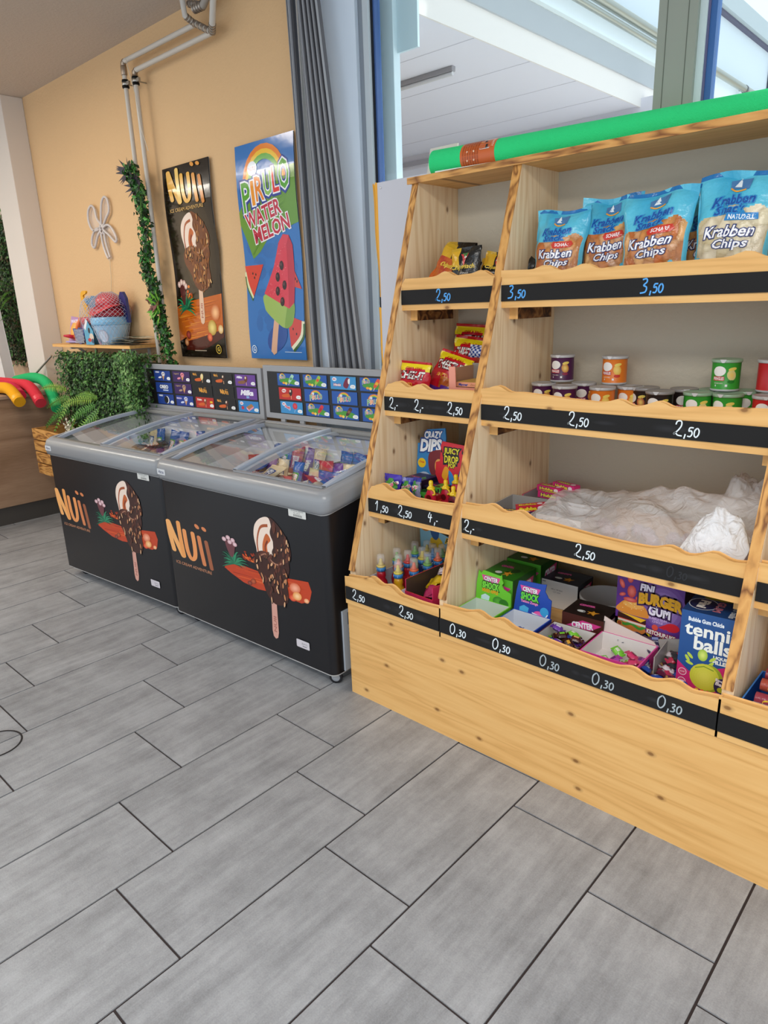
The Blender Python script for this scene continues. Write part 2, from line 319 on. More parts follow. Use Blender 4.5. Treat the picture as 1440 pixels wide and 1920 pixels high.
m = MB(); m.box(-26, -18.25, 7.8, 8.1, 0, 9.5, 'd9cbb8', 'rough_plaster'); struct(m, 'wall_back_cream')
m = MB(); m.box(-26.3, -26, -6, 8.1, 0, 9.5, 'd9cbb8', 'rough_plaster'); struct(m, 'wall_left')
m = MB(); m.box(-19.35, -18.25, 7.30, 7.8, 0, 9.5, 'dcd2c8', 'matte'); struct(m, 'wall_pillar', bevel=.015)
# window recess between the peach wall and the glass
m = MB(); m.box(-8.75, -7.58, 7.88, 8.1, 0, 9.5, 'dbe8f6', 'satin'); m.box(-8.75, -8.62, 7.78, 7.9, 0, 9.5, 'c9c6c2', 'satin'); struct(m, 'wall_window_side')
m = MB(); m.box(-7.58, -7.44, 7.94, 8.1, 0, 9.5, '858e98', 'satin'); m.box(-7.46, -7.36, 7.9, 8.1, 0, 9.5, 'b9c4cc', 'satin')
m.box(-7.36, -7.33, 7.95, 8.08, 0, 9.5, '20242c', 'matte'); m.box(-7.33, -7.30, 7.97, 8.08, 0, 9.5, '44639c', 'satin')
m.box(-7.3, 5, 7.95, 8.1, 2.9, 3.1, 'b9c4cc', 'satin'); struct(m, 'window_1')
m = MB(); m.box(-7.3, 5, 7.9, 8.1, 0, 2.9, 'b9b6b2', 'matte'); struct(m, 'wall_window_low')
m = MB(); m.box(-3.36, -2.97, 7.88, 8.12, 3, 9.5, '8f958c', 'satin')
for x in (-3.27, -3.06): m.box(x-.003, x+.003, 7.876, 7.89, 3, 9.5, '5d625a', 'matte')
m.box(-2.97, -2.90, 7.93, 8.08, 3, 9.5, 'c5d3d8', 'satin'); m.box(-2.90, -2.88, 7.95, 8.08, 3, 9.5, '5b5a80', 'satin'); m.box(-2.88, -2.82, 7.97, 8.08, 3, 9.5, '2f5f9f', 'satin'); struct(m, 'window_2')
m = MB(); m.box(-7.3, 5, 8.03, 8.05, 3.1, 9.5, 'ffffff', 'window_glass'); struct(m, 'window_3')
# ---------------------------------------------------------------- outside the glass
m = MB(); m.box(-26, -7.02, 8.46, 15.8, 8.45, 8.6, 'e6e4ee', 'matte')
for y in (9.9, 11.5, 13.1, 14.6): m.box(-26, -7.05, y, y+.02, 8.446, 8.452, 'cfcdd8', 'matte')
m.box(-26, -7.02, 8.46, 8.55, 8.45, 11.05, 'ccd7df', 'matte'); struct(m, 'ceiling_canopy')
m = MB(); m.box(-26, -6.2, 15.8, 16, 0, 8.6, 'dedae4', 'matte'); m.box(-26, -7.05, 15.74, 15.8, 8.2, 8.3, 'a7a2aa', 'matte'); struct(m, 'wall_outside_far')
m = MB(); m.box(-7.02, -6.99, 8.46, 26, 8.43, 8.84, 'ebe4e0', 'matte'); m.box(-7.02, -6.95, 8.46, 26, 8.84, 9.24, 'b4b8bd', 'matte')
m.box(-7.02, -6.93, 8.46, 26, 9.24, 9.3, 'd4d9d8', 'matte'); m.box(-7.3, -6.97, 8.46, 26, 9.3, 11.05, 'd8e2ea', 'matte')
m.box(-7.3, -6.85, 8.46, 30, 11.05, 11.1, '595a70', 'matte'); m.box(-7.3, -6.75, 8.46, 30, 11.1, 11.5, 'a9b4ba', 'matte'); struct(m, 'wall_facade')
m = MB(); m.box(-26, 20, 8.2, 60, -.3, -.15, 'e0deda', 'matte'); struct(m, 'floor_outside')
m = MB(); m.box(-14, 20, 40, 41, 0, 8, 'c2b09a', 'matte'); m.box(-14, 20, 39.8, 41, 8, 8.4, '6f6a66', 'matte'); struct(m, 'wall_neighbour')
# whitewashed brick pier and pale post outside, with the hanging panel
m = MB(); m.box(-8.6, -7.54, 8.34, 8.45, 0, 12, 'e8eaea', 'matte')
for k in range(36):
    m.box(-8.6, -7.535, 8.333, 8.34, k*.33, k*.33+.012, 'b8bcc0', 'matte'); m.box(-7.62-(k % 2)*.1, -7.612-(k % 2)*.1, 8.333, 8.34, k*.33, k*.33+.33, 'c4c8cc', 'matte')
struct(m, 'wall_brick_pier')
m = MB(); m.box(-7.53, -7.25, 8.28, 8.42, 0, 12, 'd6e6ee', 'matte'); struct(m, 'trim_1', bevel=.008)
m = MB(); m.box(-7.25, -6.88, 8.36, 8.40, 7.98, 12, 'cfe0e8', 'matte'); struct(m, 'trim_2')
t = thing('tube_lamp', 'grey fluorescent tube lamp on the white canopy ceiling outside the window', 'lamp', (-8.65, 10.7, 8.42))
m = MB(); m.box(-.62, .62, -.05, .05, -.05, .03, '9a979c', 'satin'); m.build('housing', t, bevel=.01)
m = MB(); m.tube([(-.6, 0, -.08), (.6, 0, -.08)], .035, 'd9d8dc', 'plastic'); m.build('tube', t)
for i, (z, r, lb) in enumerate(((9.52, .055, 'thinner lower silver pipe running along the pale facade outside'), (9.72, .085, 'thicker upper silver pipe running along the pale facade outside'))):
    t = thing('facade_pipe', lb, 'pipe', (-6.78+.0*i, 9, z)); m = MB(); m.tube([(0, 0, 0), (0, 16 if i else 8.1, 0)], r, 'a7aaa2', 'metal', 14); m.build('pipe', t)
    for y in (2.6, 7.7, 12.6): m = MB(); m.tube([(0, y, 0), (0, y+.08, 0)], r*1.15, '6d7076', 'metal', 12); m.box(-.14, 0, y, y+.06, -.02, .02, '6d7076', 'metal'); m.build('bracket', t)
t = MB(); t.tube([(-6.9, 24.2, 7), (-6.9, 24.2, 11)], .12, '4c5566', 'metal'); tag(t.build('downpipe'), 'dark rain downpipe at the far end of the facade outside', 'pipe')
# white board over the lower window, tape strips
m = MB(); m.box(-7.03, -5.4, 7.62, 7.66, 3.0, 6.24, 'c9cad4', 'satin')
for x in (-6.97, -6.1): m.lathe([(.018, 0), (.018, .008), (0, .012)], n=10, col='e6e6ea', M=rot_m(x, 7.62, 6.17, PI/2))
tag(m.build('window_cover_board'), 'plain pale grey board covering the lower window left of the shelf', 'board')
def tape(z0, z1, lb, w0=.06, w1=.09):
    m = MB(); n = 14
    m.grid(lambda u, v: (-7.12+(u-.5)*2*(w0+(w1-w0)*v)+.05*(1-v), 7.70+.025*math.cos(u*PI*2)+.01*math.sin(v*9), z0+(z1-z0)*v+.02*math.sin(u*14)*(v > .9)), 6, n, 'f0a80c', 'plastic')
    tag(m.build('yellow_tape'), lb, 'tape', 'yellow tape on the window frame')
tape(4.75, 6.25, 'upper longer strip of yellow tape hanging on the window frame', .075, .10); tape(3.3, 4.6, 'lower shorter strip of yellow tape hanging on the window frame', .05, .06)
# hanging grey blind slats, pushed together at the side of the window
t = thing('vertical_blind', 'bundle of narrow grey vertical blind slats pushed against the wall corner', 'blind', (-8.3, 7.7, 3.2))
random.seed(7)
for i in range(34):
    k = i/33; lone = i < 6; xt = (-.33+.03*i) if lone else -.12+.34*(i-6)/27; xb = (-.20+.022*i) if lone else .18+.72*((i-6)/27)**.8
    w = .045; a = 1.15+.1*math.sin(i*1.7); yt = -.10+.02*math.sin(i*2.1)
    dx, dy = math.cos(a)*w/2, math.sin(a)*w/2; zt = 6.25; g = ['8a8c92', '4c4d53', 'a0a2a8', '5c5d63', 'b4b6bc', '3c3d43'][i % 6]
    m = MB(); vs = []
    for (x, z) in ((xb, .36), (xt, zt)):
        for sx, sy in ((-dx, -dy), (dx, dy)):
            for q in (-.004, .004): vs.append((x+sx+q, yt+sy, z))
    m.add(vs, [(0, 2, 6, 4), (1, 5, 7, 3), (0, 4, 5, 1), (2, 3, 7, 6), (4, 6, 7, 5), (0, 1, 3, 2)], g, 'satin'); m.build('slat', t)
m = MB(); m.box(-.36, .3, -.22, .08, 6.25, 6.3, 'c9ccd0', 'satin'); m.build('head_rail', t)
# ================================================================ LEFT CORNER: counter, plant walls
t = thing('shop_counter', 'dark wood panelled counter with a grey plinth behind the freezers', 'counter', (-17.05, 3, 0))
m = MB(); m.box(-2.2, 0, -3, 3.95, .42, 2.88, '8a6c58', 'counter_wood'); m.build('body', t, bevel=.01)
m = MB(); m.box(-2.2, -.05, -3, 3.92, 0, .42, '4a4642', 'matte'); m.build('plinth', t)
m = MB(); m.box(-2.25, .04, -3, 3.98, 2.88, 2.96, 'a08874', 'satin'); m.build('top', t, bevel=.01)
m = MB(); m.box(-24.5, -19.5, 7.6, 7.78, 2.0, 3.5, 'c2a387', 'matte'); tag(m.build('wall_panel'), 'light wood panel on the wall under the leafy plant wall', 'panel')
m = MB(); m.prism([(0, 0), (.55, 0), (.25, 2.45), (-.35, 2.5)], 0, .25, 'dcd8d6', 'satin', 'xz', 'c9c5c4'); m.box(.02, .06, -.02, 0, .1, 2.3, 'a9a5a3', 'matte')
tag(m.build('folded_stand', loc=(-20.2, 6.80, 2.97), bevel=.02), 'white folded stand leaning on the counter before the plant wall', 'stand')
def leaves(m, n, fn, size, cols, mat='leaf', flat=.35):
    for _ in range(n):
        p, nr = fn(); p = Vector(p); nr = (Vector(nr)+Vector((random.gauss(0, 1), random.gauss(0, 1), random.gauss(0, 1)))*flat).normalized()
        t_ = nr.cross(Vector((random.gauss(0, 1), random.gauss(0, 1), random.gauss(0, 1)))).normalized(); b_ = nr.cross(t_); s = size*random.uniform(.6, 1.25); c = random.choice(cols)
        m.add([p, p+t_*s*.5+b_*s*.32+nr*s*.12, p+t_*s, p+t_*s*.5-b_*s*.32+nr*s*.12], [(0, 1, 2, 3)], mixc(c, '101808', random.random()*.35), mat)
    return m
GR = ['2f5a22', '3f7030', '224818', '4d8236', '1d3d18', '5e9440']
def fern(m, p, d, ln, col='5c9a30', droop=.6, w=.16, n=14, up=(0, 0, 1)):
    p = Vector(p); d = Vector(d).normalized(); pts = []
    for i in range(n+1):
        t = i/n; pts.append(p+d*ln*t+Vector((0, 0, -droop*ln*t*t)))
    m.tube(pts, .006, '3f6a22', 'leaf', 4)
    for i in range(1, n):
        t = i/n; a = (pts[i+1]-pts[i-1]).normalized(); s = a.cross(Vector(up)).normalized(); lw = w*math.sin(PI*min(1, t*.9+.1))**.7*(1-t*.5); th = ln/n*.42
        for sg in (-1, 1):
            e = pts[i]+s*sg*lw+a*lw*.35+Vector((0, 0, -.15*lw)); m.add([pts[i]-a*th, pts[i]+a*th, e], [(0, 1, 2)], mixc(col, '2c5a1a', random.random()*.5), 'leaf')
random.seed(11)
t = thing('plant_wall', 'tall artificial plant wall hanging left of the white pillar', 'plant wall', (-22, 7.7, 3.4))
m = MB(); m.box(-2.6, 2.4, 0, .08, .1, 3.7, '24301c', 'matte'); m.build('backing', t)
m = leaves(MB(), 5200, lambda: ((random.uniform(-1.4, 2.45), random.uniform(-.3, 0), random.uniform(0, 3.8)), (0, -1, .3)), .11, GR[:5]+['5a4a2a', '3b3a1a']); m.build('foliage', t)
m = MB()
for k in range(12): a = random.uniform(0, 2*PI); fern(m, (2.0+random.uniform(-.3, .2), -.3, random.uniform(1.2, 2.5)), (math.cos(a)*.6, -.8, math.sin(a)*.5+.2), .55, '6a9a3a', w=.09)
m.build('fern', t)
# planter crate with artificial hedge
t = thing('planter_crate', 'burnt wood slatted crate on legs left of the freezers', 'crate', (-16.4, 6.02, 0))
def slat_mb(x0, x1, y0, y1, z0, z1, ax='x'):
    m = MB(); m.box(x0, x1, y0, y1, z0, z1, 'ffffff', 'pine_burnt_'+ax); return m
for k in range(4):
    z = 1.22+k*.265; slat_mb(0, 3.3, 0, .05, z, z+.235).build('slat', t, bevel=.008); slat_mb(0, .05, .05, 1.1, z, z+.235, 'y').build('slat', t, bevel=.008); slat_mb(0, 3.3, 1.05, 1.1, z, z+.235).build('slat', t, bevel=.008)
m = MB(); m.box(.05, 3.3, .05, 1.05, 1.22, 1.27, 'ffffff', 'pine_warm_x'); m.build('bottom_board', t)
for x in (2.2, 3.1): m = MB(); m.box(x, x+.12, .3, .8, 0, 1.22, 'ffffff', 'pine_warm_z'); m.build('leg', t)
random.seed(21)
t = thing('hedge_panel', 'artificial green hedge with ferns and white flowers in the burnt crate', 'hedge', (-14.7, 7.15, 1.3))
m = MB(); m.box(-1.75, 2.1, -.1, .1, 0, 2.4, '1c2814', 'matte'); m.build('backing', t)
def hp():
    x = random.uniform(-1.85, 2.15); z = random.uniform(.2, 2.52+.06*math.sin(x*7)); return ((x, -.1-random.uniform(0, .28), z), (0, -1, .35))
m = leaves(MB(), 7500, hp, .085, GR); leaves(m, 900, lambda: ((random.uniform(-1.85, 2.15), random.uniform(-.3, .2), 2.45+random.uniform(0, .1)), (0, -.2, 1)), .085, GR); m.build('foliage', t)
m = MB()
for (x, z, a, ln, c) in [(-1.2, 1.75, 2.9, .8, '9ab83a'), (-1.1, 1.6, 3.5, .7, '6c9c34'), (-1.15, 1.5, 4.1, .8, '4a8a2c'), (-1.0, 1.6, 4.6, .9, '7fae36'), (-1.2, 1.3, 3.7, .8, '4f8f30'), (-.95, 1.2, 4.9, .8, '8fb53a'),
    (0, 1.6, 3.2, .9, '9ab83a'), (.1, 1.5, 3.7, .8, '5c9a30'), (.2, 1.45, 4.4, .8, '4a8a2c'), (.3, 1.55, 5.1, .8, '6ca338'), (.1, 1.3, 4.0, .9, '7fae36'), (.25, 1.65, 2.8, .6, '88b23c')]:
    fern(m, (x, -.4, z), (math.cos(a), -.5, math.sin(a)*.8+.25), ln, c, .35, .15, 16, (0, 1, 0))
m.build('fern', t)
m = MB()
for (cx, cz) in ((-1.05, .85), (.62, .95)):
    for k in range(60):
        a = random.uniform(0, 2*PI); r = random.uniform(0, .2); p = Vector((cx+r*math.cos(a), -.45-random.uniform(0, .15), cz+1.6*r*math.sin(a)))
        m.lathe([(0, 0), (.045, .02), (.02, .035), (0, .03)], n=6, col='efe6cf', mat='matte', M=rot_m(p.x, p.y, p.z, random.uniform(.8, 2.2), random.uniform(-.6, .6), 0))
m.build('flower', t)
# trailing ivy beside the price board
m = MB()
def ivy():
    k = random.random(); x = 1.55+.55*random.random(); return ((x+.1*math.sin(k*20), -.42-random.uniform(0, .15), .9+k*1.75), (0, -1, .2))
leaves(m, 900, ivy, .08, ['6a9a4c', '5a8c40', '84ac60', '3f6f30']); m.build('ivy', t)
# ================================================================ PRINTED ARTWORK
def inside(p, poly):
    c = False; n = len(poly)
    for i in range(n):
        a, b = poly[i], poly[i-1]
        if (a[1] > p[1]) != (b[1] > p[1]) and p[0] < (b[0]-a[0])*(p[1]-a[1])/(b[1]-a[1])+a[0]: c = not c
    return c
def choc_bar(choc='3c1c14', choc2='5d3022', nut='c58457', nut2='e5b184', stick='d8a090', seed=1):
    A = Art(); rnd = random.Random(seed)
    st = [(-.07, .05), (-.06, -.3), (-.1, -.36), (-.05, -.45), (.05, -.45), (.1, -.36), (.06, -.3), (.06, .05)]
    A.poly([(-.075, .06), (-.085, -.36), (-.06, -.43), (0, -.455), (.06, -.43), (.085, -.36), (.06, .06)], stick)
    A.text('NUII', 0, -.27, .07, 'b06a5c', w=.19, rot=PI/2, off=.02)
    up = spline([(-.05, 1.0), (.12, .97), (.34, .86), (.48, .7), (.46, .57), (.3, .5), (.0, .5), (-.25, .52), (-.14, .75), (-.1, .9)], 4)
    lo = spline([(-.44, .52), (-.2, .585), (.08, .53), (.36, .6), (.44, .47), (.36, .33), (.39, .12), (.27, .02), (.02, -.015), (-.18, .07), (-.3, .22), (-.48, .38)], 4)
    wh = [(-.04, .985), (-.25, .965), (-.42, .87), (-.47, .74), (-.42, .6), (-.36, .48), (-.1, .5), (.03, .6), (.03, .8)]
    A.poly(up, choc)
    A.poly(wh, 'f2dccb', sm=True); A.line([(-.36, .52), (-.38, .68), (-.28, .85), (-.08, .9)], .035, 'a8542c', sm=5)
    A.poly([(-.22, .52), (-.24, .66), (-.13, .8), (-.02, .74), (-.12, .66), (-.1, .53)], 'c5622c', sm=True); A.line([(-.15, .54), (-.17, .64), (-.1, .72)], .03, '7a2f18', sm=4)
    A.poly([(-.04, 1.0), (.02, .93), (-.03, .82), (.06, .7), (0, .6), (.1, .55), (.3, .6), (.4, .7), (.3, .86), (.12, .96)], choc, sm=True)
    A.poly(lo, choc)
    A.line([(-.36, .5), (-.2, .56), (-.05, .49), (.1, .46), (.25, .52), (.4, .58)], .05, choc2, sm=5); A.line([(-.3, .52), (-.15, .555), (0, .49), (.15, .48), (.3, .54)], .016, 'a8765f', sm=5)
    for k in range(150):
        p = (rnd.uniform(-.48, .48), rnd.uniform(0, .98))
        if p[1] > .5 and p[0] < .05 and p[1] > .58: continue
        if not (inside(p, lo) or (inside(p, up) and p[0] > .06)): continue
        a = rnd.uniform(.5, 2.4); q = rnd.random()
        if q < .42: A.ell(p[0], p[1], rnd.uniform(.03, .055), rnd.uniform(.015, .03), choc2, a, 8)
        else:
            A.ell(p[0]+.008, p[1]-.008, .042, .024, '1c0b08', a, 8); A.ell(p[0], p[1], rnd.uniform(.028, .042), rnd.uniform(.014, .022), rnd.choice([nut, nut, nut2, choc2]), a, 7)
    return A
def nuii_logo(cols=('f6b069', 'f0a058', 'ee9a5a', 'd98250', 'a05c3c')):
    A = Art()
    def st(p, w, c): A.line(p, w, c, sm=5); A.ell(p[0][0], p[0][1], w/2, w/2, c, 0, 10); A.ell(p[-1][0], p[-1][1], w/2, w/2, c, 0, 10)
    st([(.06, 1.0), (.08, .6), (.14, .16)], .115, cols[0]); st([(.07, 1.0), (.2, .55), (.37, .05)], .12, cols[0]); st([(.33, 1.04), (.35, .55), (.39, .06)], .105, cols[1])
    st([(.47, .85), (.5, .3), (.58, .04), (.68, .14), (.70, .45), (.68, .84)], .10, cols[2]); st([(.83, .78), (.86, .4), (.9, 0)], .095, cols[3]); st([(1.0, .7), (1.03, .4), (1.07, -.06)], .09, cols[4])
    A.ell(.81, 1.08, .075, .05, cols[3], -1.0, 10); A.ell(.98, 1.06, .07, .05, cols[3], -.9, 10)
    return A
def scenery(plank='c2401c', plank2='e0622c', wide=1.6, seed=2):
    A = Art(); rnd = random.Random(seed)
    A.poly([(-.15, .5), (.2, .58), (.7, .55), (1.2, .62), (1.5, .66), (1.55, .5), (1.5, .3), (1.35, .22), (.9, .25), (.5, .2), (.2, .24), (-.05, .34), (-.2, .42)], plank)
    for k in range(26): x = rnd.uniform(-.1, .9); y = rnd.uniform(.28, .55); A.line([(x, y), (x+.3, y+.02), (x+.55, y+.035)], .012, rnd.choice([plank2, '8e2410', plank2, 'd0501f']), taper=True)
    for k in range(44): A.ell(rnd.gauss(.4, .13), .72+abs(rnd.gauss(0, .06)), .03, .02, rnd.choice(['d0501c', 'e06a2a', '8e2c10']), rnd.uniform(0, 3), 6)
    A.poly([(.52, .85), (.64, .97), (.72, .86), (.62, .78)], '2b120c')
    for k in range(17):
        a = -.4+k*.26; l = rnd.uniform(.2, .34); A.line([(.02, .57), (.02+math.cos(a)*l*.6, .6+math.sin(a)*l*.6), (.02+math.cos(a)*l, .58+math.sin(a)*l*.8)], .05, rnd.choice(['1f6a4c', '2f8a62', '184c38']), sm=3, taper=True)
    A.poly([(-.12, .98), (-.05, .72), (.03, .7), (.08, .95)], '6b3a40', sm=True)
    for (x, y) in ((-.14, 1.0), (-.05, 1.05), (.05, 1.02), (.09, .95), (-.02, .97)): A.ell(x, y, .05, .045, 'c99aa0', 0, 8, c2='e8ccd0')
    for (x, y, r, c, d) in ((1.25, .47, .11, 'd8663c', 'f8b090'), (1.2, .27, .07, 'd23a20', 'f07a50'), (1.28, .33, .09, 'e89040', 'ffd09a'), (1.45, .3, .05, 'e8905c', 'ffc79a'), (.42, .33, .06, '8e3218', 'c2603c'), (.34, .27, .05, '6a2418', 'a8503c')): A.ell(x, y, r, r*.85, c, .6, 12, c2=d)
    return A
BAR = choc_bar(); BARP = choc_bar('6f3a1c', '8f5426', 'c98a4c', 'e8b878', 'e2bda0', 5); SCN = scenery(); LOGO = nuii_logo(); LOGOP = nuii_logo(('e8b45c', 'f0c870', 'e8b050', 'e09a48', 'd48840'))
def freezer_art():
    A = Art(); A.put(LOGO, .06, .96, .98, .52); A.text('ICE CREAM ADVENTURE', .66, .86, .045, 'd8946c', w=.88, rot=.0)
    A.put(SCN, 1.62, .72, 1.0, .74); A.put(BAR, 2.44, .76, .74, 1.18, rot=-.05)
    A.rect(2.86, 3.17, 2.03, 2.14, 'd9d8d2', .012); A.text('TECHNICAL SERVICE', 3.01, 2.11, .016, '333333', w=.22); A.text('Nr. 36 01', 3.01, 2.085, .016, '333333', w=.11)
    for k in range(16): A.rect(2.95+k*.0095, 2.95+k*.0095+(.0035 if k % 3 else .006), 2.04, 2.068, '1c1c1c')
    A.rect(2.83, 3.07, .25, .36, 'd4cdd2', .015); A.text('(U=1)', 2.98, .31, .035, '333344', w=.1); A.rect(2.94, 3.02, .275, .283, '333344')
    return A
FZ = freezer_art()
def poster_nuii():
    A = Art(); A.rect(0, 1.5, 0, 3.4, '1b130c'); A.ell(.8, 1.9, .75, 1.3, '1b130c', 0, 24, c2='4a3a22')
    A.poly([(0, .95), (.5, 1.05), (1.5, 1.15), (1.5, .42), (.9, .3), (.35, .2), (0, .3)], 'c25f1a'); 
    rnd = random.Random(3)
    for k in range(40): x = rnd.uniform(0, 1.0); y = rnd.uniform(.35, 1.0); A.line([(x, y), (x+.25, y+.03), (x+.45, y+.05)], .02, rnd.choice(['e08a2c', 'a84c14', 'd8741f']), taper=True)
    A.poly([(.1, .28), (.6, .35), (1.5, .52), (1.5, .38), (1.0, .2), (.6, .12), (.2, .14)], '4a160e')
    A.poly([(0, .3), (.25, .38), (.2, .1), (0, 0)], '120a08')
    for k in range(30): A.ell(rnd.gauss(.38, .1), 1.08+abs(rnd.gauss(0, .08)), .04, .03, rnd.choice(['d0601c', 'e87a2a', '8e3410']), 0, 6)
    for k in range(16):
        a = -.5+k*.28; l = rnd.uniform(.24, .36); A.line([(.33, .92), (.33+math.cos(a)*l*.6, .95+math.sin(a)*l*.6), (.33+math.cos(a)*l, .92+math.sin(a)*l*.9)], .06, rnd.choice(['1f6a4c', '2f8a52', '184c30']), sm=3, taper=True)
    A.poly([(.15, 1.32), (.22, 1.02), (.3, 1.0), (.33, 1.3)], '5a2a28', sm=True)
    for (x, y) in ((.14, 1.36), (.22, 1.4), (.31, 1.38), (.36, 1.32)): A.ell(x, y, .055, .06, 'b98a80', 0, 8, c2='f0dcd0')
    for (x, y, r, c, d) in ((1.28, .82, .15, 'c25a18', 'f8c088'), (1.15, .55, .14, 'b89030', 'f0d880'), (1.05, .38, .08, 'c23818', 'f08050'), (1.42, .52, .08, 'd8a860', 'f8e0b0'), (.33, .42, .08, '6a2014', 'b0483c'), (.24, .28, .07, '8e4a20', 'd8a070')): A.ell(x, y, r, r, c, .6, 14, c2=d)
    A.put(BARP, .86, 1.23, .92, 1.36); A.put(LOGOP, .14, 2.75, 1.06, .56)
    A.text('ICE CREAM ADVENTURE', .72, 2.66, .06, 'e0b46a', w=1.08)
    A.ell(1.3, .16, .085, .085, 'e0c050'); A.ell(1.3, .16, .07, .07, '1b130c'); A.text('G', 1.3, .16, .07, 'e0c050', off=.03); A.rect(.5, .9, .12, .135, 'b8a890')
    return A
PIR_C = ('5aa42e', 'f2992a', 'ef8a2c', '8fc05a', 'e5342e', '56a52c')
def pirulo_logo(rot=.16):
    A = Art(); rb = [('e8822a', .62), ('f2c23a', .53), ('68b04a', .45), ('d23c30', .37)]
    for c, r in rb[:3]: A.line([(r*math.cos(a)*1.0, .12+r*math.sin(a)) for a in (PI*(k/12) for k in range(13))], .10, c)
    A.ell(-.33, .42, .15, .13, 'e8eef4', 0, 14); A.text('NESTLE', -.33, .42, .06, 'c8343c', w=.22, sh=.2)
    xs = [-.60, -.385, -.175, .09, .33, .585]; ws = [.24, .07, .23, .23, .17, .28]; hs = [.52, .42, .42, .40, .42, .50]; ys = [-.06, -.02, .03, .07, .10, .15]
    for i, ch in enumerate('PIRULO'): A.text(ch, xs[i], ys[i], hs[i], '2a3c94', w=ws[i], off=.115)
    for i, ch in enumerate('PIRULO'): A.text(ch, xs[i], ys[i]+.01, hs[i], 'f4f6f8', w=ws[i], off=.06)
    for i, ch in enumerate('PIRULO'): A.text(ch, xs[i], ys[i]+.01, hs[i], PIR_C[i], w=ws[i], off=.018)
    return A
PIR = pirulo_logo()
def melon_pop(A, seeds=True):
    P = spline([(0, 1.9), (.16, 1.88), (.26, 1.7), (.3, 1.1), (.3, .55), (.22, .5), (-.58, .62), (-.6, .7), (-.32, 1.25), (-.14, 1.75)], 4)
    A.poly([(-.3, .35), (-.44, -.38), (-.36, -.45), (-.27, -.4), (-.14, .4)], 'dcaa8a')
    A.poly([(-.61, .75), (-.6, .5), (-.5, .38), (-.2, .2), (.02, .12), (.24, .22), (.29, .6), (0, .7)], '9cb85a', sm=True)
    A.poly([(.02, .12), (.24, .22), (.29, .6), (.12, .62), (.05, .4)], '7da03e', sm=True)
    A.poly([(-.615, .77), (.14, .50), (.29, .62), (.3, 1.1), (.26, 1.7), (.16, 1.88), (0, 1.9), (-.14, 1.75), (-.32, 1.28)], 'd93a4c')
    A.poly([(.13, .51), (.29, .62), (.3, 1.1), (.26, 1.7), (.16, 1.87), (.08, 1.7), (.1, 1.1)], 'bf2438')
    rnd = random.Random(9)
    for k in range(90):
        x = rnd.uniform(-.5, .1); y = rnd.uniform(.72, 1.75)
        if inside((x, y), P) and x < .06: A.ell(x, y, .02, .006, rnd.choice(['ef6a76', 'c92c40', 'f08a90']), rnd.uniform(0, 1), 5)
    if seeds:
        for (x, y) in ((-.08, 1.32), (-.2, 1.1), (.0, .95), (-.2, .83), (-.06, .63)): A.ell(x, y, .062, .09, '2a1010', .0, 12); A.ell(x-.015, y+.02, .02, .035, '6a4040', 0, 8)
    return A
def wedge(A, pts, rind): A.poly(pts, 'd8382e'); return A
def poster_pirulo():
    A = Art(); A.rect(0, 1.48, 0, 3.4, '2c72b8'); rnd = random.Random(8)
    for k in range(40): A.ell(rnd.uniform(.27, 1.21), rnd.uniform(.2, 1.9), rnd.uniform(.08, .25), rnd.uniform(.06, .15), rnd.choice(['2a6cb0', '3078be', '2868ac']), 0, 12)
    A.poly([(.0, 2.4), (.3, 2.7), (1.0, 2.95), (1.48, 2.95), (1.48, 2.5), (1.48, 2.12), (1.1, 2.05), (.7, 1.95), (.45, 1.75), (.25, 1.65), (.12, 1.95), (0, 2.2)], '67962e')
    for k in range(60): x = rnd.uniform(.15, 1.2); y = rnd.uniform(2.0, 2.75); A.line([(x, y), (x+.2, y+.06)], .02, rnd.choice(['5a8a28', '74a23a', '548426']), taper=True)
    A.line([(.25, 1.72), (.5, 1.92), (.8, 2.02), (1.1, 2.05)], .03, '5a8a28', sm=4)
    A.put(PIR, .74, 2.68, .84, .84, rot=.06)
    for off, c in ((.085, 'f4f0f0'), (.025, 'c2203c')):
        A.text('WATER', .62, 2.32, .22, c, w=.92, off=off, rot=.19); A.text('MELON', .80, 2.08, .22, c, w=.92, off=off, rot=.19)
    def wd(p, rind, r2): A.poly(p, 'd83c30'); A.line([p[1], p[2]], .06, 'e8e0b8'); A.line([(p[1][0]+.03, p[1][1]-.02), (p[2][0]+.03, p[2][1]-.02)], .04, '3a6a2a')
    A.poly([(0, 1.55), (.5, 1.55), (.18, 1.02), (.05, 1.25)], 'd8402e'); A.line([(.0, 1.45), (.05, 1.25), (.18, 1.02)], .05, 'e0e0b0', sm=4); A.line([(0, 1.38), (.03, 1.2), (.17, .98)], .03, '3a6a2a', sm=4)
    A.poly([(1.08, .72), (1.45, .62), (1.4, .4), (1.12, .2)], 'd03a2c'); A.line([(1.46, .62), (1.4, .38), (1.15, .18)], .07, 'e8e4c0', sm=4); A.line([(1.48, .58), (1.44, .36), (1.18, .14)], .045, '35602a', sm=4)
    A.poly([(1.28, 1.42), (1.45, 1.12), (1.22, 1.17)], 'd03a2c')
    for (x, y) in ((.2, 1.42), (.28, 1.4), (.24, 1.35), (1.3, 1.28), (1.34, 1.24), (1.2, .5), (1.28, .42)): A.ell(x, y, .018, .024, '3a1010', 0, 6)
    A.ell(.78, .36, .3, .2, '1c4a94', .6)
    B = Art(); melon_pop(B); A.put(B, .98, .42, .86, .82, rot=-.06)
    A.ell(.12, .16, .07, .07, 'dce8f0'); A.ell(.12, .16, .055, .055, '2c72b8'); A.text('G', .12, .16, .06, 'dce8f0', off=.02); A.rect(.95, 1.38, .12, .13, 'c8d8e8')
    return A
